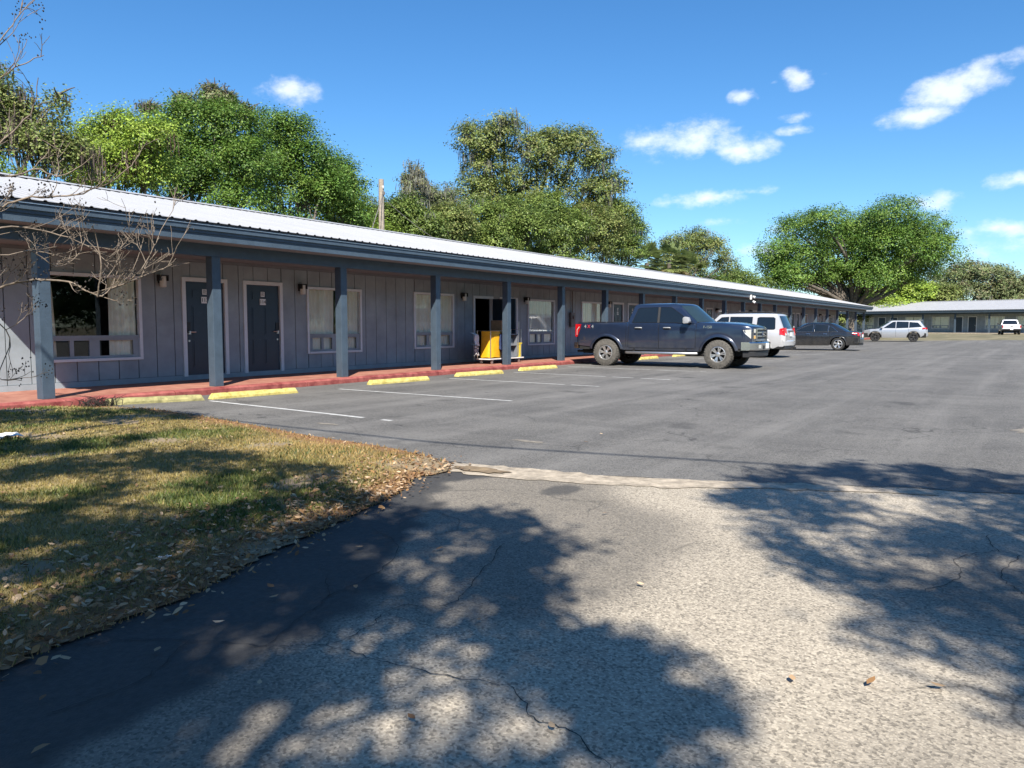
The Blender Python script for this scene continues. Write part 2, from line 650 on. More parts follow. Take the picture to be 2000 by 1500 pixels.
def grid(xs, ys):
    X, Y = np.meshgrid(xs, ys)
    n, m = X.shape
    i = np.arange(n * m).reshape(n, m)
    F = np.stack([i[:-1, :-1], i[:-1, 1:], i[1:, 1:], i[1:, :-1]], -1).reshape(-1, 4)
    return X.ravel(), Y.ravel(), F


def rng_steps(*segs):
    a = []
    for s, e, d in segs:
        a += list(np.arange(s, e, d))
    a.append(segs[-1][1])
    return np.array(a)


def build_ground():
    xs = rng_steps((-400, 60, 40), (60, 120, 3), (120, 900, 60))
    ys = rng_steps((-600, 600, 60))
    X, Y, F = grid(xs, ys)
    Z = -.035 + .3 * sstep(78, 104, X)
    o = struct(obj('ground', mesh_np('ground', np.stack([X, Y, Z], 1), F, mat=M['ground'])))
    # old driveway under the photographer
    xs = rng_steps((-14, .5, .5), (.5, 7.2, .05), (7.2, 12, .4))
    ys = rng_steps((-26, -1.5, .7), (-1.5, 4.9, .05))
    X, Y, F = grid(xs, ys)
    d = dist_poly(EDGE_S, X, Y)
    wid = .42 + .45 * sstep(4.6, 2.2, X)
    nz = .6 * vnoise(X * 2.2, Y * 2.2, 1) + .4 * vnoise(X * 7, Y * 7, 2)
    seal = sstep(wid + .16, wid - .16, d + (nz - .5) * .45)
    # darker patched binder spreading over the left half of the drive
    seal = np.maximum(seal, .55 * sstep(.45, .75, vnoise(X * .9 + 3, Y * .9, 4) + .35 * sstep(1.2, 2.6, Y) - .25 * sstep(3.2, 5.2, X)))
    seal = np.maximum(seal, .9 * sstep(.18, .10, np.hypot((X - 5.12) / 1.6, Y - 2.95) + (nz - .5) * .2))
    Z = .004 * vnoise(X * 1.1, Y * 1.1, 9)
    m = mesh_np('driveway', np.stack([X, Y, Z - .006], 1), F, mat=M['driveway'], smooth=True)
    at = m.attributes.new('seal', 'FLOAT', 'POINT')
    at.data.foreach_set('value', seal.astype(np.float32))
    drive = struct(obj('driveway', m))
    # parking lot, one flush sheet
    rr = random.Random(2)
    seam = [(5.62, 4.42), (5.67, 3.76), (5.86, 2.84), (6.12, 2.05), (6.48, 1.33), (6.83, .28), (7.6, -2.4), (9.5, -8), (14, -18), (20, -40)]
    seam = [(p.x + rr.uniform(-.04, .04), p.y) for p in smooth_line([(x, y, 0) for x, y in seam], 7)]
    front = [(x, y) for x, y in EDGE_S if y > 4.45]
    poly = front + seam + [(92, -40), (89, -1), (80, 4), (75.5, 8), (76, 12.55), (6.4, 12.55)]
    mb = MB()
    mb.add([(x, y, 0) for x, y in poly], [tuple(range(len(poly)))])
    lot = struct(mb.build('parking_lot', M['lot']))
    # cracked concrete gutter strip between drive and lot
    mb = MB()
    c0 = smooth_line([(5.50, 4.36, 0), (5.60, 3.7, 0), (5.74, 2.82, 0), (6.02, 2.05, 0), (6.35, 1.35, 0), (6.62, .5, 0)], 8)
    vs, fs = [], []
    for i, p in enumerate(c0):
        t = i / (len(c0) - 1)
        w = .40 * (1 - .72 * t) * (.55 + .45 * min(1, t * 5)) + rr.uniform(-.035, .035)
        vs += [(p.x - w * (1.0 + rr.uniform(-.1, .1)), p.y, .002), (p.x + w * .35 + rr.uniform(-.03, .03), p.y, .008)]
        if i:
            fs.append((2 * i - 2, 2 * i - 1, 2 * i + 1, 2 * i))
    mb.add(vs, fs)
    struct(mb.build('gutter_strip', M['concrete']))
    # brown soil spill at the tip of the lawn
    mb = MB()
    ring = []
    for k in range(26):
        a = 2 * math.pi * k / 26
        r = 1 + rr.uniform(-.25, .25)
        ring.append((5.43 + .10 * r * math.cos(a), 3.95 + .30 * r * math.sin(a), .012))
    mb.add(ring, [tuple(range(26))])
    struct(mb.build('soil_patch', M['soil']))
    for (x, y, a, b) in ((11.2, -.15, .35, .2), (7.12, 4.5, .05, .22), (6.95, 7.5, .05, .2)):
        ring = []
        for k in range(22):
            t = 2 * math.pi * k / 22
            r = 1 + rr.uniform(-.35, .35)
            ring.append((x + a * r * math.cos(t), y + b * r * math.sin(t), .004))
        mb = MB().add(ring, [tuple(range(22))])
        mb.build('sandy_patch', M['sand'], lot)
    # cracks in the drive, each a ragged open joint
    cracks = [[(1.5, 3.12), (1.65, 3.0), (1.8, 2.77), (1.94, 2.46), (2.07, 2.26), (2.09, 1.99), (2.13, 1.7), (2.18, 1.45), (2.05, 1.28), (2.03, 1.12), (1.9, .9)],
              [(1.94, 2.46), (2.19, 2.58), (2.47, 2.68), (2.7, 2.95)], [(2.07, 2.26), (2.3, 2.26), (2.55, 2.32), (2.71, 2.14), (3.06, 2.25), (3.67, 2.49)],
              [(5.43, .14), (5.1, .07), (5.04, -.03), (4.63, .04), (4.32, -.05), (4.0, -.3)], [(5.1, .07), (4.8, .25), (4.45, .22), (4.1, .35)],
              [(2.47, 2.68), (2.9, 2.75), (3.3, 3.0), (3.5, 3.4)], [(1.8, 2.77), (1.5, 2.6), (1.2, 2.62)]]
    for c in cracks:
        pts = smooth_line([(x, y, 0) for x, y in c], 9)
        vs, fs = [], []
        for i, p in enumerate(pts):
            t = (pts[min(i + 1, len(pts) - 1)] - pts[max(i - 1, 0)]).normalized()
            nrm = Vector((-t.y, t.x, 0))
            j = nrm * rr.uniform(-.012, .012)
            w = rr.uniform(.0008, .0032)
            vs += [p + j + nrm * w + Vector((0, 0, .0015)), p + j - nrm * w + Vector((0, 0, .0015))]
            if i:
                fs.append((2 * i - 2, 2 * i - 1, 2 * i + 1, 2 * i))
        MB().add(vs, fs).build('crack', M['crack'], drive)
    # painted stall lines
    for (xa, ya), (xb, yb) in (((8.01, 11.5), (7.66, 7.03)), ((10.99, 11.5), (10.84, 7.2)), ((14.72, 11.6), (14.48, 7.4)), ((17.7, 11.7), (17.25, 6.95)),
                               ((21.1, 11.9), (20.75, 7.3)), ((25.1, 11.9), (24.95, 7.3)), ((29.3, 11.9), (29.1, 7.3)), ((36, 11.9), (35.9, 7.3)), ((40.2, 11.9), (40.1, 7.3)), ((47, 11.9), (46.9, 7.3))):
        n = 24
        vs, fs = [], []
        for i in range(n + 1):
            t = i / n
            x, y = xa + (xb - xa) * t, ya + (yb - ya) * t
            w = .045 + rr.uniform(-.008, .004)
            vs += [(x - w, y, .004), (x + w, y, .004)]
            if i and not (t > .6 and rr.random() < .12):
                fs.append((2 * i - 2, 2 * i - 1, 2 * i + 1, 2 * i))
        MB().add(vs, fs).build('stall_line', M['line'], lot)
    # lawn
    xs = rng_steps((-14, -1, .4), (-1, 7.2, .05))
    ys = rng_steps((1.9, 12.5, .05))
    X, Y, F = grid(xs, ys)
    ins = inside(LAWN, X, Y)
    keep = ins[F].all(1)
    d = dist_poly(EDGE_S, X, Y)
    hz = .008 + .05 * sstep(0, 1.2, d) + .02 * (vnoise(X * 2.5, Y * 2.5, 7) - .5) * sstep(0, .4, d)
    g = vnoise(X * .9, Y * .9, 11) * .6 + vnoise(X * 3.2, Y * 3.2, 12) * .4
    brown, dry, green = np.array([.21, .11, .05]), np.array([.24, .185, .085]), np.array([.085, .095, .035])
    f = sstep(.42, .75, g)[:, None]
    c = dry * (1 - f) + green * f
    e = sstep(.55, .08, d + (g - .5) * .5)[:, None]
    c = c * (1 - e) + brown * e
    bare = sstep(.72, .82, vnoise(X * 1.7 + 9, Y * 1.7, 13))[:, None]
    c = c * (1 - bare) + np.array([.24, .185, .115]) * bare
    used = np.unique(F[keep])
    remap = np.zeros(len(X), int)
    remap[used] = np.arange(len(used))
    lm = leaf_mat('lawn_soil', 0.0, .95)
    struct(obj('lawn', mesh_np('lawn', np.stack([X, Y, hz], 1)[used], remap[F[keep]], c[used], lm, True)))
    return drive, lot


def lawn_h(X, Y):
    d = dist_poly(EDGE_S, X, Y)
    return .008 + .05 * sstep(0, 1.2, d) + .02 * (vnoise(X * 2.5, Y * 2.5, 7) - .5) * sstep(0, .4, d)


def build_grass():
    g = np.random.default_rng(3)
    n = 330000
    # more blades where they are near enough to be seen one by one
    r = 2.6 * (14.5 / 2.6) ** (g.random(n) ** .8)
    a = YAW + R(38) * (g.random(n) * 2 - 1) + R(3)
    X, Y = r * np.cos(a), r * np.sin(a)
    ok = inside(LAWN, X, Y)
    X, Y, r = X[ok], Y[ok], r[ok]
    pn = vnoise(X * .9, Y * .9, 11) * .6 + vnoise(X * 3.2, Y * 3.2, 12) * .4
    d = dist_poly(EDGE_S, X, Y)
    bare = vnoise(X * 1.7 + 9, Y * 1.7, 13)
    keep = g.random(len(X)) < (.25 + .75 * sstep(.0, .7, d)) * (1 - .75 * sstep(.70, .8, bare))
    X, Y, r, pn, d = X[keep], Y[keep], r[keep], pn[keep], d[keep]
    n = len(X)
    h = g.uniform(.012, .034, n) * (1 + .5 * sstep(.5, .7, pn))
    w = np.maximum(.0022, .0009 * r) * g.uniform(.7, 1.3, n)
    th = g.random(n) * 2 * np.pi
    lean = g.uniform(.1, 1.1, n) * h
    ph = g.random(n) * 2 * np.pi
    z = lawn_h(X, Y)
    B = np.stack([X, Y, z - .004], 1)
    s = np.stack([np.cos(th) * w, np.sin(th) * w, 0 * w], 1)
    tip = B + np.stack([np.cos(ph) * lean, np.sin(ph) * lean, h], 1)
    V = np.stack([B - s, B + s, tip], 1).reshape(-1, 3)
    F = np.arange(3 * n).reshape(n, 3)
    green, lime, dry, straw = np.array([.085, .135, .03]), np.array([.15, .19, .045]), np.array([.37, .285, .105]), np.array([.40, .25, .105])
    t = np.clip(sstep(.42, .78, pn) + g.normal(0, .28, n), 0, 1)[:, None]
    c = dry * (1 - t) + np.where(g.random(n)[:, None] < .4, lime, green) * t
    t2 = (sstep(3.6, 5.6, X) * sstep(8.5, 5.5, Y) * (g.random(n) < .75))[:, None]
    c = c * (1 - t2) + (dry * .55 + straw * .6) * t2
    e = (sstep(.5, .05, d) * (g.random(n) < .75))[:, None]
    c = c * (1 - e) + straw * e
    c = c * g.uniform(.6, 1.1, n)[:, None]
    o = obj('grass', mesh_np('grass', V, F, np.repeat(c, 3, 0), M['grassblade']))
    o['kind'] = 'stuff'
    o['label'] = 'patchy green and straw coloured grass blades of the lawn'
    o['category'] = 'grass'


def leaf_shapes(g, X, Y, Z, size, col, tilt=.5, flat=True):
    n = len(X)
    a = g.random(n) * 2 * np.pi
    u = np.stack([np.cos(a), np.sin(a), g.normal(0, tilt * .4, n)], 1)
    v = np.stack([-np.sin(a), np.cos(a), g.normal(0, tilt * .6, n)], 1)
    L = size[:, None]
    W = (size * g.uniform(.36, .5, n))[:, None]
    curl = (size * g.uniform(.02, .22, n))[:, None] * np.array([0, 0, 1.])
    C = np.stack([X, Y, Z], 1)
    p0, p3 = C - u * L * .5 + curl * .3, C + u * L * .5 + curl
    p1, p2 = C - u * L * .15 + v * W * .5, C + u * L * .22 + v * W * .45
    p5, p4 = C - u * L * .15 - v * W * .5, C + u * L * .22 - v * W * .45
    V = np.stack([p0, p1, p2, p3, p4, p5], 1)
    V[:, [1, 2, 4, 5], 2] += (size * g.uniform(0, .12, n))[:, None]
    F = np.arange(6 * n).reshape(n, 6)
    return V.reshape(-1, 3), F, np.repeat(col, 6, 0)


def leaf_cols(g, n):
    pal = np.array([[.27, .165, .09], [.35, .235, .135], [.46, .34, .22], [.17, .095, .05], [.30, .165, .07]])
    return pal[g.integers(0, len(pal), n)] * g.uniform(.75, 1.2, n)[:, None]


def build_litter():
    g = np.random.default_rng(8)
    n = 60000
    X, Y = g.uniform(-.6, 6.4, n), g.uniform(2.7, 9.5, n)
    d = dist_poly(EDGE_S, X, Y)
    ok = inside(LAWN, X, Y)
    south = sstep(6.5, 4.0, Y + .35 * X - 1.2)
    p = south * sstep(1.25, .1, d + .5 * (vnoise(X * 2, Y * 2, 21) - .5)) * .75 + .012
    ok |= (d < .16) & (Y < 4.6) & (g.random(n) < .5)
    p = np.where(inside(LAWN, X, Y), p, .30 * south)
    ok &= g.random(n) < p
    X, Y = X[ok], Y[ok]
    n = len(X)
    V, F, c = leaf_shapes(g, X, Y, lawn_h(X, Y) + g.uniform(.004, .03, n), g.uniform(.026, .05, n), leaf_cols(g, n), .7)
    o = obj('leaf_litter', mesh_np('leaf_litter', V, F, c, M['litter']))
    o['kind'] = 'stuff'
    o['label'] = 'brown fallen oak leaves drifted along the edge of the lawn'
    o['category'] = 'leaves'
    # single leaves lying on the asphalt
    spots = [(1.66, 2.76), (1.3, 2.93), (1.22, 2.72), (2.96, 3.2), (2.61, 2.64), (3.34, 2.71), (1.81, 1.59), (2.02, 1.19), (3.41, 1.51), (2.78, .64), (2.9, .4),
             (8.0, 4.06), (7.38, 3.93), (11.36, 3.36), (3.94, 3.32), (1.97, 2.81), (2.39, 2.99), (1.06, 2.39), (2.3, 2.86), (3.1, 3.1), (2.6, 1.9), (4.6, 2.3), (3.0, .2), (1.7, 2.2), (2.5, .9)]
    for i, (x, y) in enumerate(spots):
        V, F, c = leaf_shapes(g, np.array([0.]), np.array([0.]), np.array([0.]), np.array([.042 + .02 * g.random()]), leaf_cols(g, 1) * 1.15, .25)
        o = obj('fallen_leaf', mesh_np('fallen_leaf', V, F, c, M['litter']), loc=(x, y, .014))
        tag(o, 'single curled tan oak leaf lying on the dark lot beyond the concrete strip' if x > 6 else 'single curled tan oak leaf lying on the bare driveway asphalt', 'leaf', 'loose leaves on the lot' if x > 6 else 'loose leaves scattered on the driveway')
    # paper scraps on the lawn
    def scrap(x, y, s, label, seed):
        rr = random.Random(seed)
        vs, fs = [], []
        n = 7
        for i in range(n):
            for j in range(n):
                vs.append(((i / (n - 1) - .5) * s + rr.uniform(-.1, .1) * s, (j / (n - 1) - .5) * s * .7 + rr.uniform(-.1, .1) * s, rr.uniform(.2, 1) * s * .3))
        for i in range(n - 1):
            for j in range(n - 1):
                if rr.random() > .12:
                    k = i * n + j
                    fs.append((k, k + n, k + n + 1, k + 1))
        o = MB().add(vs, fs).build('paper_scrap', M['white'], loc=(x, y, float(lawn_h(np.array([x]), np.array([y]))[0])))
        tag(o, label, 'litter')
    scrap(3.84, 9.05, .26, 'crumpled white paper sheet on the far grass at left edge', 1)
    scrap(2.33, 3.79, .07, 'small white paper scrap among fallen leaves near the lawn edge', 2)
    # uprooted tuft against the first wheel stop
    rr = random.Random(4)
    mb = MB()
    for k in range(90):
        x, y = rr.gauss(0, .17), rr.gauss(0, .09)
        h = rr.uniform(.04, .15)
        mb.tube([(x, y, -.01), (x + rr.uniform(-.05, .05), y + rr.uniform(-.05, .05), h * .7), (x + rr.uniform(-.13, .13), y + rr.uniform(-.1, .1), h)], [.006, .005, .002], 4, False)
    o = mb.build('dead_tuft', M['pod'], loc=(6.42, 12.12, .02))
    tag(o, 'dark dead root clump beside the kerb next to the mossy wheel stop', 'plant')


DRIVE, LOT = build_ground()
build_grass()
build_litter()

# ------------------------------------------------------------------ walkway with red kerb
KH = .115


def build_walkway():
    x0, x1 = 2.0, 82.2
    MB().box(x0, 12.78, -.03, x1, 15.1, KH).build('walkway', M['walk'])['kind'] = 'structure'
    # rounded kerb, in cast lengths
    prof = [(12.60, -.02), (12.60, .085), (12.63, .108), (12.67, KH + .004), (12.778, KH + .004), (12.778, -.02)]
    k = None
    xs = np.arange(x0, x1, 3.05)
    first = None
    root = struct(MB().box(x0, 12.68, -.05, x1, 12.77, -.021).build('kerb', M['kerb']))
    me = MB().extrude([(0, y, z) for y, z in prof], (3.035, 0, 0))
    m = me.mesh('kerb_stone')
    m.materials.append(M['kerb'])
    for x in xs:
        obj('kerb_stone', m, None, root, (x, 0, 0))


build_walkway()

UNIT = MB().box(-.5, -.5, -.5, .5, .5, .5).mesh('board')   # shared by all plain boards


def shared_box(matname):
    m = UNIT.copy()
    m.materials.append(M[matname])
    return m


BOARD = shared_box('wall')


def board(name, mesh, parent, x0, y0, z0, x1, y1, z1):
    o = obj(name, mesh, None, parent, ((x0 + x1) / 2, (y0 + y1) / 2, (z0 + z1) / 2))
    o.scale = (x1 - x0, y1 - y0, z1 - z0)
    return o


def curtain_mesh(w, h, folds, seed, taper=0.):
    rr = random.Random(seed)
    n = max(8, int(folds * 8))
    vs, fs = [], []
    ph = [rr.uniform(0, 6) for _ in range(3)]
    for i in range(n + 1):
        t = i / n
        y = .03 * math.sin(t * folds * 2 * math.pi + ph[0]) + .015 * math.sin(t * folds * 4.3 + ph[1])
        for k, z in enumerate((0, h * .4, h * .8, h)):
            x = t * w + (.012 * math.sin(t * 20 + k + ph[2])) + taper * (1 - z / h) * t
            vs.append((x, y * (.7 + .3 * k / 3), z))
        if i:
            a, b = (i - 1) * 4, i * 4
            fs += [(a + k, b + k, b + k + 1, a + k + 1) for k in range(3)]
    m = MB().add(vs, fs).mesh('curtain', 60)
    m.materials.append(M['curtain'])
    return m


def add_window(root, x0, x1, z0, z1, style, seed, simple=False):
    """white outer trim with pane, rail, lower panel with small sashes and curtains"""
    t = .062
    fr = MB()
    fr.box(x0, -.035, z0, x0 + t, .06, z1).box(x1 - t, -.035, z0, x1, .06, z1)
    fr.box(x0 + t, -.035, z1 - t, x1 - t, .06, z1).box(x0 + t, -.05, z0, x1 - t, .06, z0 + t * .8)
    w = fr.build('window', M['trim'], root)
    ix0, ix1, iz0, iz1 = x0 + t, x1 - t, z0 + t * .8, z1 - t
    zr = z0 + .43
    MB().box(ix0, -.012, zr, ix1, .05, zr + .06).build('rail', M['wall'], w)
    MB().box(ix0, .028, zr + .06, ix1, .034, iz1).build('pane', M['glass'], w)
    # lower panel, three sash openings
    W = ix1 - ix0
    sash = [(.07, .235), (.275, .44), (.55, .93)] if style != 2 else [(.06, .30), (.36, .52), (.62, .93)]
    pz0, pz1 = iz0 + .05, zr - .035
    pm = MB()
    pm.box(ix0, .004, iz0, ix1, .05, pz0).box(ix0, .004, pz1, ix1, .05, zr)
    edges = [0.] + [e for s in sash for e in s] + [1.]
    for k in range(0, len(edges), 2):
        pm.box(ix0 + edges[k] * W, .004, pz0, ix0 + edges[k + 1] * W, .05, pz1)
    pm.build('lower_panel', M['wall'], w)
    for a, b in sash:
        MB().box(ix0 + a * W, .030, pz0, ix0 + b * W, .036, pz1).build('sash_pane', M['glass'], w)
    H = iz1 - iz0
    cur = {0: [(0, .085, 2, .05), (.685, .31, 5, 0)], 1: [(0, .5, 6, 0), (.66, .34, 4, 0)], 2: [(0, 1., 11, 0)], 3: [(0, .48, 6, 0), (.5, .5, 6, 0)]}[style]
    for a, wd, folds, tp in cur:
        obj('curtain', curtain_mesh(wd * W, H, folds, seed + int(a * 10), tp), None, w, (ix0 + a * W, .085, iz0))
    return w


def door_meshes():
    d = {}
    pm = MB()
    def panel(w, h):
        return MB().extrude([(0, 0, 0), (w, 0, 0), (w, 0, h), (0, 0, h)], (0, -.004, 0)).extrude([(.03, -.004, .03), (w - .03, -.004, .03), (w - .03, -.004, h - .03), (.03, -.004, h - .03)], (0, -.009, 0))
    for nm, w, h in (('s', .27, .22), ('m', .27, .66), ('l', .27, .60)):
        m = panel(w, h).mesh('door_panel')
        m.materials.append(M['door'])
        d[nm] = m
    return d


DP = door_meshes()


def add_door(root, x0, x1, z0, z1, handle_right, number=None, open_out=False):
    """white frame, navy six-panel leaf, lever handle, lock plate, room number plate"""
    t = .085
    fr = MB().box(x0, -.03, z0, x0 + t, .08, z1).box(x1 - t, -.03, z0, x1, .08, z1).box(x0 + t, -.03, z1 - t, x1 - t, .08, z1)
    fr.build('door_frame', M['trim'], root)
    lw, lh = x1 - x0 - 2 * t, z1 - t - z0
    lw -= .006
    leaf = MB().box(0, .0, .004, lw, .045, lh - .004).build('door', M['door'], root)
    if open_out:       # hinged on the far jamb, standing square to the wall
        leaf.location = (x1 - t, -.05, z0)
        leaf.rotation_euler = (0, 0, R(-94))
    else:
        leaf.location = (x0 + t + .003, .022, z0)
    cx = (lw - .54 - .09) / 2
    for x in (cx, cx + .27 + .09):
        for k, z in (('l', .18), ('m', .86), ('s', lh - .36)):
            obj('door_panel', DP[k], None, leaf, (x, -.0005, z))
    hx = lw - .07 if handle_right else .07
    s = -1 if handle_right else 1
    MB().box(hx - .035, -.022, .93, hx + .035, -.001, 1.16).build('lock_plate', M['black'], leaf)
    MB().box(hx - .03, -.04, .90, hx + .03, -.002, .925).tube([(hx, -.05, .95), (hx + s * .14, -.052, .95)], .012, 8).tube([(hx, -.02, .95), (hx, -.06, .95)], .022, 10).build('handle', M['steel'], leaf, 40)
    MB().tube([(hx, -.02, .76), (hx, 0, .76)], .022, 10).build('deadbolt', M['steel'], leaf)
    if number:
        xc = lw * .5
        MB().box(xc - .055, -.016, 1.76, xc + .055, -.0125, 1.875).build('notice_plate', M['white'], leaf)
        for k in range(4):
            MB().box(xc - .042, -.0175, 1.785 + k * .022, xc + .042 - .012 * (k % 2), -.0165, 1.795 + k * .022).build('notice_line', M['digits'], leaf)
        MB().box(xc - .085, -.016, 1.57, xc + .085, -.0125, 1.71).build('number_plate', M['white'], leaf)
        m = text_mesh(number, .115)
        m.materials.append(M['digits'])
        o = obj('room_number', m, None, leaf, (xc, -.019, 1.638))
        o.rotation_euler = (R(90), 0, 0)
    return leaf


def add_lamp(root, x, z):
    b = MB().box(x - .05, -.035, z - .02, x + .05, .0, z + .15).box(x - .085, -.19, z + .125, x + .085, -.035, z + .15)
    b.box(x - .085, -.19, z + .03, x - .07, -.035, z + .125).box(x + .07, -.19, z + .03, x + .085, -.035, z + .125)
    lamp = b.build('wall_lamp', M['black'], root)
    MB().tube([(x, -.11, z - .10), (x, -.11, z - .09), (x, -.11, z + .122)], [.052, .066, .066], 12).build('lamp_glass', M['opal'], lamp, 40)


def motel(root, roof_x, wall_x, posts, units, extra_doors=None, eave_detail=True, lamps=True, seed=0, mesh_cache={}):
    """local frame: wall face y=0, lot towards -y"""
    rx0, rx1 = roof_x
    wx0, wx1 = wall_x
    rr = random.Random(seed)
    PITCH_ = .222
    ye, ze, yr = -2.67, 3.13, 3.4
    zr = ze + PITCH_ * (yr - ye)
    openings = []
    for u in units:
        openings += [(a, b, z0, z1) for kind, a, b, z0, z1, *_ in u]
    openings.sort()
    holes = [(a + .03, b - .03, z0 + (.03 if z0 > .4 else -.2), z1 - .03) for a, b, z0, z1 in openings]
    top = 2.70
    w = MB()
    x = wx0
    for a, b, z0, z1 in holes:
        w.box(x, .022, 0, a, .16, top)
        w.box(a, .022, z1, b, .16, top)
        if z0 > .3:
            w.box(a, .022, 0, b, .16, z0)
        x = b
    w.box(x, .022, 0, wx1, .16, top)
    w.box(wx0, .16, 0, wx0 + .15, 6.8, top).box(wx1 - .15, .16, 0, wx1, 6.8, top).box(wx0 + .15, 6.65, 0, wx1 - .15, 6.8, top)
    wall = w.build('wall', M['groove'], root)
    # grooved siding boards
    bw, gap = .405, .017
    cuts = sorted({round(v, 4) for h in holes for v in h[:2]})
    n = int((wx1 - wx0) / bw) + 1
    zlow = .225
    for k in range(n):
        a, b = wx0 + k * bw, min(wx0 + (k + 1) * bw - gap, wx1)
        if b - a < .03:
            continue
        seg = [a] + [c for c in cuts if a + .001 < c < b - .001] + [b]
        for s, e in zip(seg[:-1], seg[1:]):
            if e - s < .02:
                continue
            mid = (s + e) / 2
            hole = next((h for h in holes if h[0] <= mid <= h[1]), None)
            y = rr.uniform(-.002, .002)
            if hole is None:
                board('siding_board', BOARD, wall, s, y, zlow, e, .021, top - .06)
            else:
                board('siding_board', BOARD, wall, s, y, hole[3], e, .021, top - .06)
                if hole[2] > .3:
                    board('siding_board', BOARD, wall, s, y, zlow, e, .021, hole[2])
    # end wall facing of the gable seen from outside
    for k in range(int(6.8 / bw)):
        board('siding_board', BOARD, wall, wx0 - .022, k * bw + .02, zlow, wx0 - .001, (k + 1) * bw, top)
    MB().box(wx0 - .03, -.012, KH, wx1, .02, zlow - .006).build('skirting_board', M['wall'], root)
    MB().box(wx0 - .03, -.016, top - .055, wx1, .02, top).build('frieze_board', M['soffit'], root)
    # dim rooms behind the panes
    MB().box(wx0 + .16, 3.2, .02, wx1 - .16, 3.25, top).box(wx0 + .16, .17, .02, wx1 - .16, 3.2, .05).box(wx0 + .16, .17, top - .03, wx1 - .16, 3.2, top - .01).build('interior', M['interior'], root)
    # openings
    i = 0
    for u in units:
        for kind, a, b, z0, z1, *r in u:
            i += 1
            if kind == 'w':
                add_window(root, a, b, z0, z1, r[0], seed * 100 + i)
            elif kind == 'd':
                add_door(root, a, b, z0, z1, *r)
    # soffits, beam, fascias
    MB().box(rx0 + .05, -1.86, top + .002, rx1 - .05, .16, top + .03).build('porch_soffit', M['soffit'], root)
    MB().box(rx0 + .05, -2.555, 2.81, rx1 - .05, -1.9, 2.835).build('eave_soffit', M['soffit'], root)
    MB().box(rx0 + .12, -2.055, 2.585, rx1 - .12, -1.87, 2.806).build('beam', M['navy'], root)
    for xs0 in np.arange(rx0, rx1 - .01, 4.88):
        MB().box(xs0 + .0015, -2.575, 2.805, min(xs0 + 4.88, rx1) - .0015, -2.556, 2.94).build('fascia_board', M['navy'], root)
    MB().box(rx0, -2.635, 2.985, rx1, -2.58, 3.068).box(rx0, -2.60, 2.93, rx1, -2.577, 2.985).build('gutter', M['navy'], root)
    MB().box(rx0, -2.655, 3.069, rx1, -2.63, 3.08).build('drip_edge', M['steel'], root)
    # posts
    pm = mesh_cache.get('post')
    if pm is None:
        ob = MB().box(0, 0, 0, .19, .19, 2.585 - KH - .0015).build('post', M['navy'], root, bevel=.008)
        pm = mesh_cache['post'] = ob.data
        bpy.data.objects.remove(ob)
    for px in posts:
        o = obj('post', pm, None, root, (px, -2.06, KH))
    # roof: deck, ribbed panels, ridge cap, gable ends
    back = 2 * yr - ye
    dk = MB()
    dk.extrude([(rx0, ye + .03, ze - .055), (rx0, yr, zr - .055), (rx0, back - .03, ze - .055), (rx0, back - .03, ze - .012), (rx0, yr, zr - .012), (rx0, ye + .03, ze - .012)], (rx1 - rx0, 0, 0))
    roof = dk.build('roof', M['deck'], root)
    g_ = MB()
    for xg in (wx0 + .02, wx1 - .12):
        g_.extrude([(xg, 0, top + .03), (xg, 6.8, top + .03), (xg, 6.8, 3.6), (xg, yr, zr - .06), (xg, 0, 3.6)], (.1, 0, 0))
    g_.build('gable_wall', M['wall'], root)
    for xg in (rx0 - .022, rx1 + .002):
        MB().extrude([(xg, ye + .02, ze - .2), (xg, yr, zr - .2), (xg, back - .02, ze - .2), (xg, back - .02, ze + .0), (xg, yr, zr + .0), (xg, ye + .02, ze + .0)], (.02, 0, 0)).build('barge_board', M['navy'], root)
    pw = .914
    key = 'panel'
    if key not in mesh_cache:
        prof = []
        for k in range(4):
            x_ = k * pw / 4
            prof += [(x_, .0), (x_ + .155, .0), (x_ + .178, .018), (x_ + .205, .018)]
        prof.append((pw, 0))
        slope = math.hypot(yr - ye, zr - ze)
        pb = MB()
        nn = len(prof)
        vs = [(px_, 0, pz_) for px_, pz_ in prof] + [(px_, slope + .03, pz_) for px_, pz_ in prof]
        vs += [(px_, 0, pz_ - .006) for px_, pz_ in prof] + [(px_, slope + .03, pz_ - .006) for px_, pz_ in prof]
        fs = []
        for k in range(nn - 1):
            fs += [(k, k + 1, nn + k + 1, nn + k), (2 * nn + k, 3 * nn + k, 3 * nn + k + 1, 2 * nn + k + 1), (k, 2 * nn + k, 2 * nn + k + 1, k + 1)]
        pb.add(vs, fs)
        mesh_cache[key] = pb.mesh('roof_panel')
        mesh_cache[key].materials.append(M['roofing'])
    ang = math.atan(PITCH_)
    npan = int(math.ceil((rx1 - rx0) / pw))
    for k in range(npan):
        o = obj('roof_panel', mesh_cache[key], None, roof, (rx0 + k * pw * ((rx1 - rx0) / (npan * pw)), ye, ze + rr.uniform(-.0015, .0015)))
        o.rotation_euler = (ang, 0, 0)
        o.scale = ((rx1 - rx0) / (npan * pw), 1, 1)
    MB().extrude([(rx0, yr, zr), (rx0, back, ze), (rx0, back, ze + .02), (rx0, yr, zr + .02)], (rx1 - rx0, 0, 0)).build('rear_slope', M['roofing'], roof)
    MB().extrude([(rx0, yr - .16, zr + .0), (rx0, yr, zr + .045), (rx0, yr + .16, zr + .0), (rx0, yr, zr + .06)], (rx1 - rx0, 0, 0)).build('ridge_cap', M['roofing'], roof)


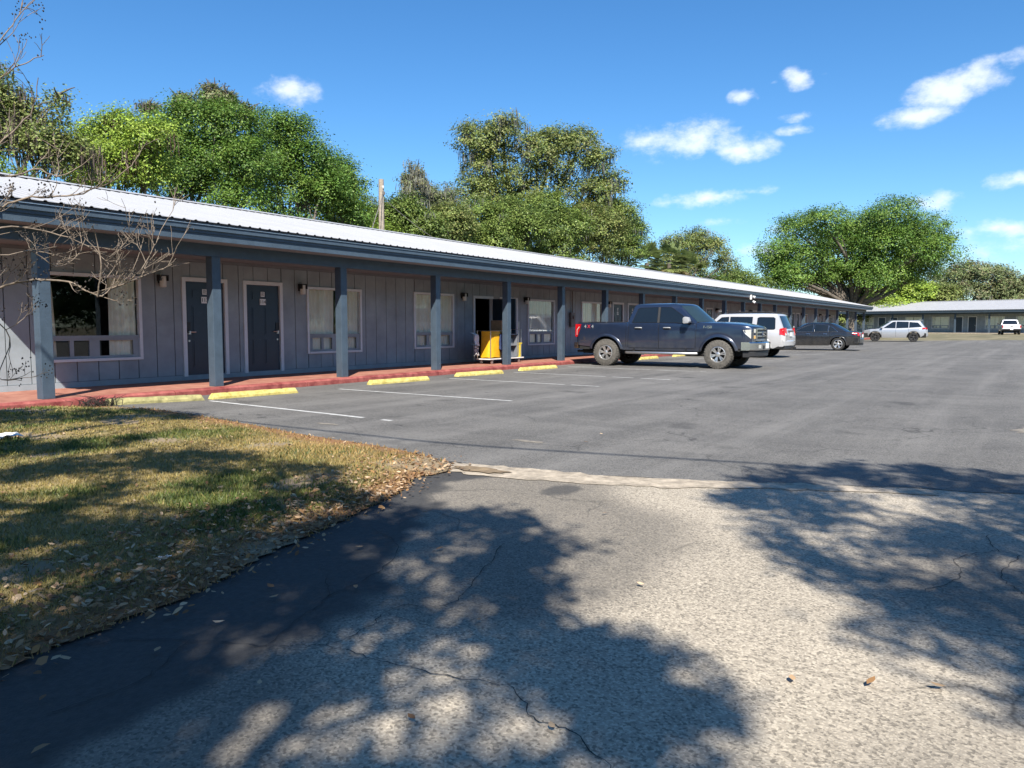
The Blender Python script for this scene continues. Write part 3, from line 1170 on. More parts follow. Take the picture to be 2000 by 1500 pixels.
def main_units():
    X0 = 5.2
    us = []
    nums = [('113', '114'), (None, '116'), ('117', '118'), ('119', '120'), ('121', '122'), ('123', '124'), ('125', '126')]
    for k in range(7):
        o = 6.97 + 10.26 * k - X0
        if k == 0:
            sa, sb = 0, 1
        else:
            sa, sb = 2 if k == 1 else 3, 2 if k == 1 else 3
        u = [('w', o, o + 1.9, .60, 2.27, sa)]
        if k == 1:
            u += [('d', o + 2.93, o + 4.05, KH + .04, 2.26, False, None, True), ('d', o + 4.42, o + 5.54, KH + .04, 2.26, True, nums[k][1])]
        else:
            u += [('d', o + 2.81, o + 3.93, KH + .08, 2.31, False, nums[k][0]), ('d', o + 4.35, o + 5.47, KH + .08, 2.31, True, nums[k][1])]
        u += [('w', o + 6.22, o + 8.12, .58, 2.25, sb)]
        us.append(u)
    return us


motel_root = thing('motel_building', 'long lavender grey motel wing with navy porch posts and white metal roof', 'building', (5.2, 14.9, 0))
posts_main = [5.97, 9.08, 12.38, 15.75, 19.1, 22.37, 25.6, 28.9, 32.4, 35.8, 39.2, 42.4, 45.6, 48.9, 52.6, 56.4, 60.2, 64.2, 68.2, 72.5, 76.6, 80.9]
motel(motel_root, (0., 76.6), (.35, 73.8), [p - 5.2 for p in posts_main], main_units(), seed=1)
for k in range(7):
    for dx, zz in ((2.33, 2.17), (6.02, 2.15)):
        add_lamp(motel_root, 6.97 + 10.26 * k + dx - 5.2, zz)
# electric meter box with conduit beside the sixth post
mbx = MB().box(21.27, -.12, 1.25, 21.6, -.025, 1.80).build('meter_box', M['meter'], motel_root)
MB().tube([(21.43, -.07, 1.80), (21.43, -.07, 2.64)], .022, 8).tube([(21.43, -.12, 1.62), (21.43, -.17, 1.62)], .07, 12).build('conduit', M['meter'], mbx)
# white security light under the gutter
sl = MB().box(36.47, -2.66, 2.70, 36.57, -2.578, 2.95).build('security_light', M['white'], motel_root)
MB().tube([(36.52, -2.72, 2.60), (36.52, -2.84, 2.52)], [.05, .075], 10).tube([(36.52, -2.72, 2.85), (36.52, -2.84, 2.80)], [.05, .075], 10).build('lamp_head', M['white'], sl)

# ------------------------------------------------------------------ far wing across the end of the lot
fx, fy = Vector((116.4, 0.0)), Vector((121.8, 19.0))
dirv = (fx - fy).normalized()
L0 = 14.0           # how far the wing runs on behind the near one
far_start = fy - dirv * L0
far_root = thing('motel_wing', 'distant motel wing closing the far end of the lot, seen square on', 'building', (far_start.x + dirv.y * 2.67 * -1, far_start.y + dirv.x * 2.67, .28), math.atan2(dirv.y, dirv.x))


def far_units():
    us = []
    for k in range(5):
        o = 1.2 + 10.3 * k
        us.append([('w', o, o + 2.3, .62, 2.3, 3), ('d', o + 2.9, o + 4.0, KH + .06, 2.3, False, None), ('d', o + 4.6, o + 5.7, KH + .06, 2.3, True, None), ('w', o + 6.7, o + 9.0, .6, 2.3, 3)])
    return us


motel(far_root, (0., 54.), (.3, 53.7), list(np.arange(.8, 54, 4.1)), far_units(), seed=2)
pad = MB().box(-.3, -2.4, -.4, 54.3, 7, KH - .006).build('porch_slab', M['concrete'], far_root)


# ------------------------------------------------------------------ wheel stops
def wheel_stop(x0, y0, x1, y1, matname, label):
    L = math.hypot(x1 - x0, y1 - y0)
    prof = [(-.085, 0), (-.085, .04), (-.05, .10), (.05, .10), (.085, .04), (.085, 0)]
    mb = MB()
    n = 10
    rr = random.Random(int(x0 * 10))
    vs, fs = [], []
    for i in range(n + 1):
        t = i / n
        e = .05 if i in (0, n) else 0
        for y, z in prof:
            vs.append((t * L + (e * (z / .10) if i == 0 else -e * (z / .10) if i == n else 0), y + rr.uniform(-.003, .003), z + (rr.uniform(-.004, .004) if z else 0)))
    m = len(prof)
    for i in range(n):
        for k in range(m):
            k2 = (k + 1) % m
            fs.append((i * m + k, i * m + k2, (i + 1) * m + k2, (i + 1) * m + k))
    fs += [tuple(range(m)), tuple(range(n * m, n * m + m))]
    t = thing('wheel_stop', label, 'wheel stop', (x0, y0, .001), math.atan2(y1 - y0, x1 - x0), 'concrete wheel stops along the kerb')
    mb.add(vs, fs).build('concrete_bar', M[matname], t)
    for f in (.18, .82):
        MB().tube([(L * f, 0, .08), (L * f, 0, .106)], .018, 8).build('anchor_pin', M['black'], t)


wheel_stop(6.62, 12.28, 8.05, 11.72, 'stop_old', 'moss stained grey wheel stop lying askew beside the lawn')
wheel_stop(8.2, 11.74, 9.92, 11.55, 'stop', 'yellow wheel stop in front of the second porch post, nearest clean one to the lawn')
wheel_stop(12.15, 11.78, 13.95, 11.66, 'stop', 'yellow wheel stop just past the third porch post, second bright one')
wheel_stop(15.34, 11.86, 17.05, 11.66, 'stop', 'yellow wheel stop in front of the housekeeping cart')
wheel_stop(18.3, 11.86, 20.15, 11.8, 'stop', 'yellow wheel stop nearest the rear of the blue pickup')
wheel_stop(26.8, 12.05, 28.5, 12.05, 'stop', 'yellow wheel stop seen under the blue pickup, longer piece')
wheel_stop(30.3, 12.05, 32.0, 12.05, 'stop', 'yellow wheel stop seen under the blue pickup, shorter far piece')

# ------------------------------------------------------------------ vehicles
def paint(name, col, rough=.28, metal=.25, dust=.12):
    m, N, L, p = nodes_mat(name)
    p.inputs['Roughness'].default_value = rough
    p.inputs['Metallic'].default_value = metal
    p.inputs['Coat Weight'].default_value = .8
    p.inputs['Coat Roughness'].default_value = .05
    geo = N.new('ShaderNodeNewGeometry')
    sx = N.new('ShaderNodeSeparateXYZ')
    L.new(geo.outputs['Position'], sx.inputs[0])
    nz = N.new('ShaderNodeTexNoise'); nz.inputs['Scale'].default_value = 5; nz.inputs['Detail'].default_value = 6
    L.new(geo.outputs['Position'], nz.inputs['Vector'])
    mr = N.new('ShaderNodeMapRange')        # road dust, thicker low on the sills
    mr.inputs['From Min'].default_value = .35; mr.inputs['From Max'].default_value = 1.05
    mr.inputs['To Min'].default_value = dust * 2.6; mr.inputs['To Max'].default_value = dust * .35
    L.new(sx.outputs['Z'], mr.inputs['Value'])
    mu = N.new('ShaderNodeMath'); mu.operation = 'MULTIPLY'
    L.new(mr.outputs[0], mu.inputs[0]); L.new(nz.outputs['Fac'], mu.inputs[1])
    mx = N.new('ShaderNodeMix'); mx.data_type = 'RGBA'
    L.new(mu.outputs[0], mx.inputs['Factor'])
    mx.inputs['A'].default_value = (*col, 1)
    mx.inputs['B'].default_value = (.30, .27, .22, 1)
    L.new(mx.outputs['Result'], p.inputs['Base Color'])
    return m


M['truck_blue'] = paint('truck_blue', (.008, .019, .048), .3, .3, .12)
M['suv_white'] = paint('suv_silver_white', (.46, .46, .465), .3, .15, .08)
M['sedan_black'] = paint('sedan_dark', (.008, .011, .017), .25, .3, .09)
M['suv_silver'] = paint('suv_silver', (.42, .43, .45), .3, .5, .06)
M['far_white'] = paint('far_white', (.72, .72, .72), .35, .0, .05)
M['car_glass'] = mat('tinted_glass', (.008, .011, .013), .05, 0, spec=.8, noise=(3, .1))
M['windscreen'] = mat('windscreen_glass', (.02, .035, .042), .04, 0, spec=.8, noise=(2, .1))
M['chrome'] = mat('chrome', (.72, .72, .72), .14, 1., noise=(30, .05))
M['rimmetal'] = mat('alloy_rim', (.62, .61, .59), .32, .85, noise=(30, .1))
M['rubber'] = mat('dusty_rubber', (.075, .07, .062), .9, noise=(14, .3, (.13, .12, .105)), bump=(60, .3))
M['rubber_dark'] = mat('black_rubber', (.02, .02, .02), .85, noise=(14, .3), bump=(60, .3))
M['plastic'] = mat('black_plastic', (.022, .022, .023), .6, noise=(14, .2))
M['under'] = mat('underbody', (.012, .012, .012), .9, noise=(8, .3))
M['lens'] = mat('clear_lens', (.62, .62, .58), .1, .3, spec=.8, noise=(40, .15))
M['amber'] = mat('amber_lens', (.55, .33, .10), .15, 0, noise=(40, .1))
M['redlens'] = mat('red_lens', (.45, .008, .012), .12, 0, spec=.7, noise=(20, .15))
M['decal_red'] = mat('red_decal', (.5, .03, .04), .5, noise=(20, .05))
M['decal_grey'] = mat('grey_decal', (.28, .29, .3), .5, noise=(20, .05))
M['plate'] = mat('number_plate_white', (.72, .73, .72), .5, noise=(20, .05))
M['seam'] = mat('panel_gap', (.004, .004, .005), .9, noise=(20, .05))


def lerp(a, b, t):
    return a + (b - a) * t


class Car:
    """x forward, y left, z up; origin on the ground midway between the axles"""
    def __init__(self, P, root, body_mat):
        self.P, self.root, self.bm = P, root, body_mat

    def w(self, x, z):
        P = self.P
        wx = np.interp(x, *zip(*P['width']))
        return float(wx * np.interp(z, *zip(*P['bulge'])))

    def zt(self, x):
        return float(np.interp(x, *zip(*self.P['top'])))

    def zb(self, x):
        P = self.P
        b = float(np.interp(x, *zip(*P['bottom'])))
        for ax in P['axles']:
            dx = abs(x - ax)
            if dx < P['arch']:
                b = max(b, P['axle_z'] + math.sqrt(P['arch'] ** 2 - dx * dx))
        return b

    def shell(self):
        P = self.P
        x0, x1 = P['top'][0][0], P['top'][-1][0]
        xs = set(np.linspace(x0, x1, 40))
        for ax in P['axles']:
            for k in range(25):
                xs.add(ax - P['arch'] * math.cos(math.pi * k / 24) * .9999)
        xs |= {p[0] for p in P['top']} | {p[0] for p in P['width']}
        xs = sorted(x for x in xs if x0 <= x <= x1)
        rings = []
        for x in xs:
            zb, zt = self.zb(x), self.zt(x)
            zs = [zb, lerp(zb, zt, .2), lerp(zb, zt, .4), lerp(zb, zt, .6), lerp(zb, zt, .78), zt - .055, zt - .02, zt]
            ins = [.012, 0, 0, 0, 0, 0, .014, .06]
            side = [(x, self.w(x, z) - i, z) for z, i in zip(zs, ins)]
            wt = side[-1][1]
            crown = np.interp(x, *zip(*P.get('crown', [(x0, .015), (x1, .015)])))
            tops = [(x, wt * f, zt + crown * (1 - f * f)) for f in (.66, .33, 0, -.33, -.66)]
            ring = side + tops + [(p[0], -p[1], p[2]) for p in side[::-1]]
            rings.append(ring)
        n = len(rings[0])
        mb = MB()
        vs = [p for r in rings for p in r]
        fs = []
        for i in range(len(rings) - 1):
            for k in range(n - 1):
                fs.append((i * n + k, (i + 1) * n + k, (i + 1) * n + k + 1, i * n + k + 1))
        fs += [tuple(range(n)), tuple(range((len(rings) - 1) * n, len(rings) * n))]
        mb.add(vs, fs)
        b = mb.build('body', self.bm, self.root, 32)
        hw = P['width'][len(P['width']) // 2][1]
        mb = MB().box(x0 + .12, -hw + .30, P['axle_z'] - .04, x1 - .12, hw - .30, P['under_top'])
        a0, a1 = P['axles']
        r = P['arch'] + .02
        for s, e in ((x0 + .1, a0 - r), (a0 + r, a1 - r), (a1 + r, x1 - .1)):
            mb.box(s, -hw + .06, P['sill'] + .02, e, hw - .06, P['under_top'])
        mb.build('underbody', M['under'], self.root)
        for ax in P['axles']:
            MB().tube([(ax, -hw + .2, P['axle_z']), (ax, hw - .2, P['axle_z'])], .05, 8).build('axle', M['under'], self.root)
        return b

    # --- greenhouse
    def gh(self, f):
        G = self.P['gh']
        return lerp(G['xb'][0], G['xr'][0], f), lerp(G['xb'][1], G['xr'][1], f), lerp(G['wb'], G['wr'], f), lerp(G['zb'], G['zr'], f)

    def gh_front(self, y, z, rear=False):
        G = self.P['gh']
        f = (z - G['zb']) / (G['zr'] - G['zb'])
        xr, xf, w, _ = self.gh(f)
        b = G['bulge'][0 if rear else 1] * (1 - (y / w) ** 2)
        return xr - b if rear else xf + b

    def greenhouse(self):
        G = self.P['gh']
        levels = [(0, 0), (.35, 0), (.7, 0), (.9, 0), (.965, .025), (1.0, .11)]
        rings = []
        for f, ins in levels:
            xr, xf, w, z = self.gh(f)
            fr = (z - G['zb']) / (G['zr'] - G['zb'])
            ring = []
            ys = [-1, -.9, -.6, -.3, 0, .3, .6, .9, 1]
            for k in ys:
                ring.append((self.gh_front(k * w, z) - ins, k * (w - ins), z))
            for t in (.25, .5, .75):
                ring.append((lerp(xf, xr, t), w - ins, z))
            for k in ys[::-1]:
                ring.append((self.gh_front(k * w, z, True) + ins, k * (w - ins), z))
            for t in (.75, .5, .25):
                ring.append((lerp(xf, xr, t), -(w - ins), z))
            rings.append(ring)
        n = len(rings[0])
        fs = []
        for i in range(len(rings) - 1):
            for k in range(n):
                k2 = (k + 1) % n
                fs.append((i * n + k, i * n + k2, (i + 1) * n + k2, (i + 1) * n + k))
        vs = [p for r in rings for p in r]
        # crowned roof skin
        top = rings[-1]
        c = len(vs)
        cx = sum(p[0] for p in top) / n
        vs += [(lerp(p[0], cx, .5), p[1] * .5, p[2] + G.get('crown', .03) * .8) for p in top] + [(cx, 0, top[0][2] + G.get('crown', .03))]
        b0 = (len(rings) - 1) * n
        for k in range(n):
            k2 = (k + 1) % n
            fs += [(b0 + k, b0 + k2, c + k2, c + k), (c + k, c + k2, c + n)]
        return MB().add(vs, fs).build('cab', self.bm, self.root, 38)

    def side_y(self, z):
        G = self.P['gh']
        return lerp(G['wb'], G['wr'], (z - G['zb']) / (G['zr'] - G['zb']))

    def side_pane(self, pts, name='side_window', matn='car_glass', off=.006, frame=None):
        for s in (1, -1):
            poly = [(x, s * (self.side_y(z) + off), z) for x, z in pts]
            inn = [(x, s * (self.side_y(z) - .02), z) for x, z in pts]
            n = len(pts)
            mb = MB().add(poly + inn, [tuple(range(n))] + [(i, (i + 1) % n, n + (i + 1) % n, n + i) for i in range(n)])
            o = mb.build(name, M[matn], self.root)
            if frame:
                cx, cz = sum(p[0] for p in pts) / n, sum(p[1] for p in pts) / n
                MB().tube([(x, s * (self.side_y(z) + off + .002), z) for x, z in pts + pts[:1]], frame[1], 5, False).build('window_trim', M[frame[0]], o)

    def end_pane(self, z0, z1, fw, rear, name, matn):
        m, n = 5, 11
        vs, fs = [], []
        s = -1 if rear else 1
        for i in range(m):
            z = lerp(z0, z1, i / (m - 1))
            f = (z - self.P['gh']['zb']) / (self.P['gh']['zr'] - self.P['gh']['zb'])
            w = self.gh(f)[2] * fw
            for k in range(n):
                y = w * (2 * k / (n - 1) - 1)
                vs.append((self.gh_front(y, z, rear) + s * .007, y, z))
            if i:
                fs += [((i - 1) * n + k, (i - 1) * n + k + 1, i * n + k + 1, i * n + k) for k in range(n - 1)]
        return MB().add(vs, fs).build(name, M[matn], self.root, 60)

    # --- panels lying on the body side
    def side_patch(self, x0, x1, z0f, z1f, name, off, matn=None, both=True, nx=10, nz=7):
        out = []
        for s in ((1, -1) if both else (-1,)):
            vs, fs = [], []
            for i in range(nx + 1):
                x = lerp(x0, x1, i / nx)
                za, zb_ = z0f(x), z1f(x)
                for k in range(nz + 1):
                    z = lerp(za, zb_, k / nz)
                    vs.append((x, s * (self.w(x, z) + off), z))
            n = nz + 1
            for i in range(nx):
                for k in range(nz):
                    fs.append((i * n + k, (i + 1) * n + k, (i + 1) * n + k + 1, i * n + k + 1))
            # returned edge so the panel has thickness
            base = len(vs)
            rim = [i * n for i in range(nx + 1)] + [nx * n + k for k in range(1, n)] + [i * n + nz for i in range(nx - 1, -1, -1)] + [k for k in range(nz - 1, 0, -1)]
            vs += [(vs[j][0], vs[j][1] - s * (off + .012), vs[j][2]) for j in rim]
            q = len(rim)
            fs += [(rim[i], rim[(i + 1) % q], base + (i + 1) % q, base + i) for i in range(q)]
            out.append(MB().add(vs, fs).build(name, matn or self.bm, self.root, 35))
        return out

    def seam(self, x0, x1, zf0, zf1, both=True):
        for s in ((1, -1) if both else (-1,)):
            vs, fs = [], []
            for k in range(9):
                t = k / 8
                z = lerp(zf0, zf1, t)
                x = lerp(x0, x1, t)
                vs += [(x - .006, s * (self.w(x, z) + .0025), z), (x + .006, s * (self.w(x, z) + .0025), z)]
                if k:
                    fs.append((2 * k - 2, 2 * k - 1, 2 * k + 1, 2 * k))
            MB().add(vs, fs).build('panel_gap', M['seam'], self.root)

    def arch_lip(self, dr=.055, out=.018, matn=None):
        P = self.P
        for ax in P['axles']:
            for s in (1, -1):
                vs, fs = [], []
                n = 28
                k0 = math.asin(max(-1, min(1, (P['sill'] + .04 - P['axle_z']) / P['arch'])))
                for i in range(n + 1):
                    a = lerp(k0, math.pi - k0, i / n)
                    for r, o in ((P['arch'] - .012, -.04), (P['arch'] - .012, out), (P['arch'] + dr * .5, out), (P['arch'] + dr, .002)):
                        x, z = ax + r * math.cos(a), P['axle_z'] + r * math.sin(a)
                        z = min(z, self.zt(x) - .03)
                        vs.append((x, s * (self.w(x, max(z, self.P['sill'])) + o), z))
                    if i:
                        fs += [((i - 1) * 4 + k, i * 4 + k, i * 4 + k + 1, (i - 1) * 4 + k + 1) for k in range(3)]
                MB().add(vs, fs).build('wheel_arch', matn or self.bm, self.root, 40)

    def bar(self, xf, y0, y1, z0, z1, depth, name, matn, n=14, rear=False, smooth=30, parent=None, round_=0.):
        """bar bent in plan along x = xf(y)"""
        vs, fs = [], []
        s = 1 if not rear else -1
        for i in range(n + 1):
            y = lerp(y0, y1, i / n)
            x = xf(y)
            r = round_
            vs += [(x - s * depth, y, z0), (x - s * r, y, z0), (x, y, z0 + r), (x, y, z1 - r), (x - s * r, y, z1), (x - s * depth, y, z1)]
        m = 6
        for i in range(n):
            for k in range(m):
                k2 = (k + 1) % m
                fs.append((i * m + k, i * m + k2, (i + 1) * m + k2, (i + 1) * m + k))
        fs += [tuple(range(m)), tuple(range(n * m, n * m + m))]
        return MB().add(vs, fs).build(name, M[matn] if isinstance(matn, str) else matn, parent or self.root, smooth)

    def blob(self, name, matn, pts_a, pts_b, parent=None, both=True):
        """solid between two polygons (outer, inner); mirrored to the other side"""
        out = []
        for s in ((1, -1) if both else (1,)):
            a = [(x, s * y, z) for x, y, z in pts_a]
            b = [(x, s * y, z) for x, y, z in pts_b]
            n = len(a)
            mb = MB().add(a + b, [tuple(range(n)), tuple(range(n, 2 * n))] + [(i, (i + 1) % n, n + (i + 1) % n, n + i) for i in range(n)])
            out.append(mb.build(name, M[matn] if isinstance(matn, str) else matn, parent or self.root))
        return out

    def wheels(self, r, wid, rim_r, spokes, split, rubber='rubber_dark', lugs=False, track=None, spoke_mat='rimmetal', dark_pocket=True):
        P = self.P
        hw = track
        mt = MB().lathe_y([(rim_r, -wid / 2 + .02), (rim_r + .012, -wid / 2), (r * .90, -wid / 2 - .004), (r * .972, -wid / 2 + .018), (r, -wid / 2 + .05), (r, wid / 2 - .05), (r * .972, wid / 2 - .018), (r * .90, wid / 2 + .004), (rim_r + .012, wid / 2), (rim_r, wid / 2 - .02)], 48)
        if lugs:
            nl = 34
            for k in range(nl):
                for side in (-1, 1):
                    a = 2 * math.pi * (k + (.5 if side > 0 else 0)) / nl
                    da = math.pi / nl * .58
                    pts = []
                    for rr_, yy in ((r * .90, side * (wid / 2 + .006)), (r * .975, side * (wid / 2 + .004)), (r * 1.022, side * (wid / 2 - .035)), (r * 1.022, side * .02), (r * .99, side * .02)):
                        pts.append((rr_, yy))
                    vs = []
                    for aa in (a - da, a + da):
                        vs += [(rr_ * math.cos(aa), yy, rr_ * math.sin(aa)) for rr_, yy in pts]
                    m = len(pts)
                    fs = [tuple(range(m)), tuple(range(m, 2 * m))] + [(i, (i + 1) % m, m + (i + 1) % m, m + i) for i in range(m)]
                    mt.add(vs, fs)
        tyre = mt.build('tyre', M[rubber], None, 40)
        # alloy: barrel, dished spokes, hub
        o = wid / 2
        mr = MB().lathe_y([(rim_r, -o + .06), (rim_r + .004, o - .012), (rim_r - .012, o - .006), (rim_r - .03, o - .03), (rim_r - .032, -o + .06)], 40)
        for k in range(spokes):
            a0 = 2 * math.pi * k / spokes + .2
            for da in ((-split, split) if split else (0,)):
                ca, cb = a0 + da * .45, a0 + da
                hwid = .017 if split else .038
                def pt(rad, ang, off, y):
                    return (rad * math.cos(ang) - off * math.sin(ang), y, rad * math.sin(ang) + off * math.cos(ang))
                ys = (o - .035, o - .012)
                vs = [pt(.05, ca, -hwid * .9, ys[0]), pt(.05, ca, hwid * .9, ys[0]), pt(rim_r - .01, cb, hwid * 1.25, ys[1]), pt(rim_r - .01, cb, -hwid * 1.25, ys[1])]
                vs += [(x, y - .035, z) for x, y, z in vs]
                mr.add(vs, [(0, 1, 2, 3), (4, 5, 6, 7), (0, 1, 5, 4), (1, 2, 6, 5), (2, 3, 7, 6), (3, 0, 4, 7)])
        mr.tube([(0, o - .08, 0), (0, o - .022, 0), (0, o - .012, 0)], [.078, .072, .05], 18)
        rim = mr.build('rim', M[spoke_mat], None, 35)
        disc = MB().lathe_y([(.0, o - .085), (rim_r - .03, o - .085)], 24).build('brake_disc', M['under'], None)
        bpy.data.objects.remove(disc)
        dm = MB().lathe_y([(.005, o - .085), (rim_r - .031, o - .085), (rim_r - .031, o - .095), (.005, o - .095)], 24).mesh('wheel_back')
        dm.materials.append(M['under'])
        tm, rm = tyre.data, rim.data
        bpy.data.objects.remove(tyre)
        bpy.data.objects.remove(rim)
        for ax in P['axles']:
            for s in (1, -1):
                t = obj('wheel', tm, None, self.root, (ax, s * (hw - wid / 2), P['axle_z']))
                t.rotation_euler = (0, R(17 * s + 23 * ax), 0 if s > 0 else math.pi)
                obj('rim', rm, None, t)
                obj('wheel_back', dm, None, t)


def text_on(root, txt, size, matn, loc, side, name, extra=0):
    m = text_mesh(txt, size, .003)
    m.materials.append(M[matn])
    o = obj(name, m, None, root, loc)
    if side == 'R':       # reads correctly from the -y side
        o.rotation_euler = (R(90), 0, 0)
    elif side == 'L':
        o.rotation_euler = (R(90), 0, R(180))
    elif side == 'F':
        o.rotation_euler = (R(90), 0, R(90))
    elif side == 'B':
        o.rotation_euler = (R(90), 0, R(-90))
    return o


def build_truck():
    t = thing('pickup_truck', 'dark blue lifted crew cab pickup with muddy off-road tyres and chrome front', 'pickup truck', (23.42, 9.42, 0), R(-88.4))
    P = dict(axles=(-1.83, 1.83), axle_z=.425, arch=.535, sill=.50, under_top=.86,
             top=[(-2.90, 1.36), (-2.86, 1.385), (-1.14, 1.395), (-1.10, 1.38), (1.05, 1.36), (1.25, 1.385), (1.9, 1.36), (2.45, 1.315), (2.72, 1.265), (2.80, 1.20)],
             bottom=[(-2.90, .66), (-2.3, .60), (-1.3, .52), (1.25, .50), (2.4, .60), (2.8, .62)],
             width=[(-2.90, .955), (-2.82, .985), (-1.2, 1.0), (1.2, 1.0), (2.2, 1.0), (2.6, .975), (2.80, .90)],
             bulge=[(.45, .955), (.62, .985), (.82, 1.0), (1.05, .995), (1.25, .985), (1.4, .965)],
             crown=[(-2.9, -.0), (1.0, .0), (1.3, .03), (2.3, .05), (2.8, .02)],
             gh=dict(xb=(-1.10, 1.12), xr=(-.90, .42), wb=.945, wr=.735, zb=1.355, zr=1.965, bulge=(.03, .34), crown=.035))
    c = Car(P, t, M['truck_blue'])
    body = c.shell()
    c.greenhouse()
    # open bed: liner floor and inner walls seen over the rail, dark rail caps
    MB().box(-2.84, -.90, 1.397, -1.16, -.80, 1.412).box(-2.84, .80, 1.397, -1.16, .90, 1.412).box(-2.88, -.9, 1.396, -2.84, .9, 1.410).build('bed_rail', M['plastic'], t)
    MB().box(-2.78, -.80, 1.397, -1.17, .80, 1.403).build('bed_cover', M['plastic'], t)
    # doors as proud panels with handles
    belt = lambda x: 1.335
    low = lambda x: .60
    doors = c.side_patch(-1.02, -.055, lambda x: max(.60, P['axle_z'] + math.sqrt(max(0, .60 ** 2 - (x + 1.83) ** 2)) if abs(x + 1.83) < .60 else .60), belt, 'door', .008)
    doors2 = c.side_patch(-.030, 1.10, low, belt, 'door', .008)
    for d, hx in list(zip(doors, (-.82, -.82))) + list(zip(doors2, (.12, .12))):
        s = 1 if d is doors[0] or d is doors2[0] else -1
        y = s * (c.w(hx, 1.2) + .008)
        MB().box(hx - .02, y - .004, 1.165, hx + .24, y + s * .006, 1.235).build('handle_recess', M['plastic'], d)
        MB().tube([(hx, y + s * .01, 1.215), (hx + .03, y + s * .034, 1.222), (hx + .19, y + s * .034, 1.222), (hx + .22, y + s * .01, 1.215)], .017, 8).build('handle', M['decal_grey'], d, 40)
    c.seam(-.043, -.043, .58, 1.36)
    c.seam(-1.07, -1.04, .62, 1.39)
    c.seam(1.125, 1.16, .58, 1.36)
    c.seam(-1.135, -1.135, .62, 1.38)
    # crease along the doors
    # windows
    c.side_pane([(-.95, 1.39), (-.93, 1.43), (-.80, 1.81), (-.74, 1.845), (-.13, 1.855), (-.11, 1.38), (-.88, 1.375)], frame=('seam', .007))
    c.side_pane([(-.035, 1.38), (-.055, 1.855), (.30, 1.845), (.38, 1.80), (.98, 1.40), (.99, 1.365), (.62, 1.365), (.45, 1.38)], frame=('seam', .007))
    for s in (1, -1):
        z0, z1 = 1.375, 1.86
        MB().extrude([(-.105, s * (c.side_y(z0) + .007), z0), (-.04, s * (c.side_y(z0) + .007), z0), (-.06, s * (c.side_y(z1) + .007), z1), (-.125, s * (c.side_y(z1) + .007), z1)], (0, s * .004, 0)).build('door_pillar', M['plastic'], t)
    c.end_pane(1.40, 1.90, .90, False, 'windshield', 'windscreen')
    c.end_pane(1.45, 1.87, .86, True, 'rear_window', 'car_glass')
    # wipers cowl
    c.bar(lambda y: 1.50 - .28 * (y / .9) ** 2, -.86, .86, 1.385, 1.40, .12, 'cowl', 'plastic')
    # mirrors
    for s in (1, -1):
        mr = MB()
        prof = [(.0, 0), (.0, .06), (.04, .10), (.16, .12), (.17, .0)]
        mr.extrude([(.82, s * 1.06, 1.36), (.86, s * 1.06, 1.345), (.99, s * 1.06, 1.36), (1.02, s * 1.06, 1.42), (.98, s * 1.06, 1.53), (.88, s * 1.06, 1.555), (.82, s * 1.06, 1.53)], (0, s * .20, 0))
        o = mr.build('mirror', M['decal_grey'], t, bevel=.02, smooth=50)
        MB().extrude([(.86, s * .95, 1.37), (1.0, s * .95, 1.37), (.96, s * .95, 1.42), (.88, s * .95, 1.42)], (0, s * .14, 0)).build('mirror_arm', M['plastic'], o)
        MB().extrude([(.812, s * 1.08, 1.38), (.812, s * 1.24, 1.38), (.812, s * 1.24, 1.52), (.812, s * 1.08, 1.52)], (.006, 0, 0)).build('mirror_glass', M['chrome'], o)
    c.arch_lip(.07, .03)
    c.wheels(.425, .29, .235, 6, .16, 'rubber', True, 1.035, 'rimmetal')
    # side step
    for s in (1, -1):
        MB().tube([(-1.15, s * .93, .44), (-1.08, s * 1.01, .44), (1.10, s * 1.01, .44), (1.17, s * .93, .44)], .042, 10).build('side_step', M['steel'], t, 50)
        MB().box(-.9, min(s * .8, s * .99), .43, -.84, max(s * .8, s * .99), .56).box(.8, min(s * .8, s * .99), .43, .86, max(s * .8, s * .99), .56).build('step_bracket', M['black'], t)
    # front end
    face = lambda y: 2.86 - .13 * (y / .9) ** 2 - .06 * max(0, abs(y) - .7) / .2
    c.bar(face, -.90, .90, .80, 1.22, .2, 'front_panel', M['truck_blue'], n=20, round_=.02)
    hoodlip = c.bar(lambda y: face(y) - .0, -.86, .86, 1.205, 1.262, .25, 'hood_edge', M['truck_blue'], n=20, round_=.03)
    gr = c.bar(lambda y: face(y) + .012, -.55, .55, .84, 1.20, .05, 'grille', 'black', n=16)
    gx = lambda y: face(y) + .035
    c.bar(gx, -.57, .57, 1.165, 1.21, .05, 'grille_bar', 'chrome', parent=gr, round_=.008)
    c.bar(gx, -.57, .57, .835, .885, .05, 'grille_bar', 'chrome', parent=gr, round_=.008)
    c.bar(gx, -.57, -.505, .885, 1.165, .05, 'grille_bar', 'chrome', n=2, parent=gr, round_=.008)
    c.bar(gx, .505, .57, .885, 1.165, .05, 'grille_bar', 'chrome', n=2, parent=gr, round_=.008)
    c.bar(lambda y: face(y) + .03, -.505, .505, 1.055, 1.10, .04, 'grille_bar', 'chrome', parent=gr, round_=.006)
    c.bar(lambda y: face(y) + .03, -.505, .505, .95, .995, .04, 'grille_bar', 'chrome', parent=gr, round_=.006)
    for k in range(9):
        y = -.45 + .1125 * k
        c.bar(lambda q: face(q) + .016, y - .006, y + .006, .89, 1.16, .02, 'grille_slat', 'plastic', n=1, parent=gr)
    ov = MB()
    ring = [(face(0) + .035, .145 * math.cos(a), 1.025 + .06 * math.sin(a)) for a in [2 * math.pi * k / 24 for k in range(24)]]
    emb = ov.extrude(ring, (.012, 0, 0)).build('emblem', M['chrome'], t)
    ring = [(face(0) + .048, .128 * math.cos(a), 1.025 + .048 * math.sin(a)) for a in [2 * math.pi * k / 24 for k in range(24)]]
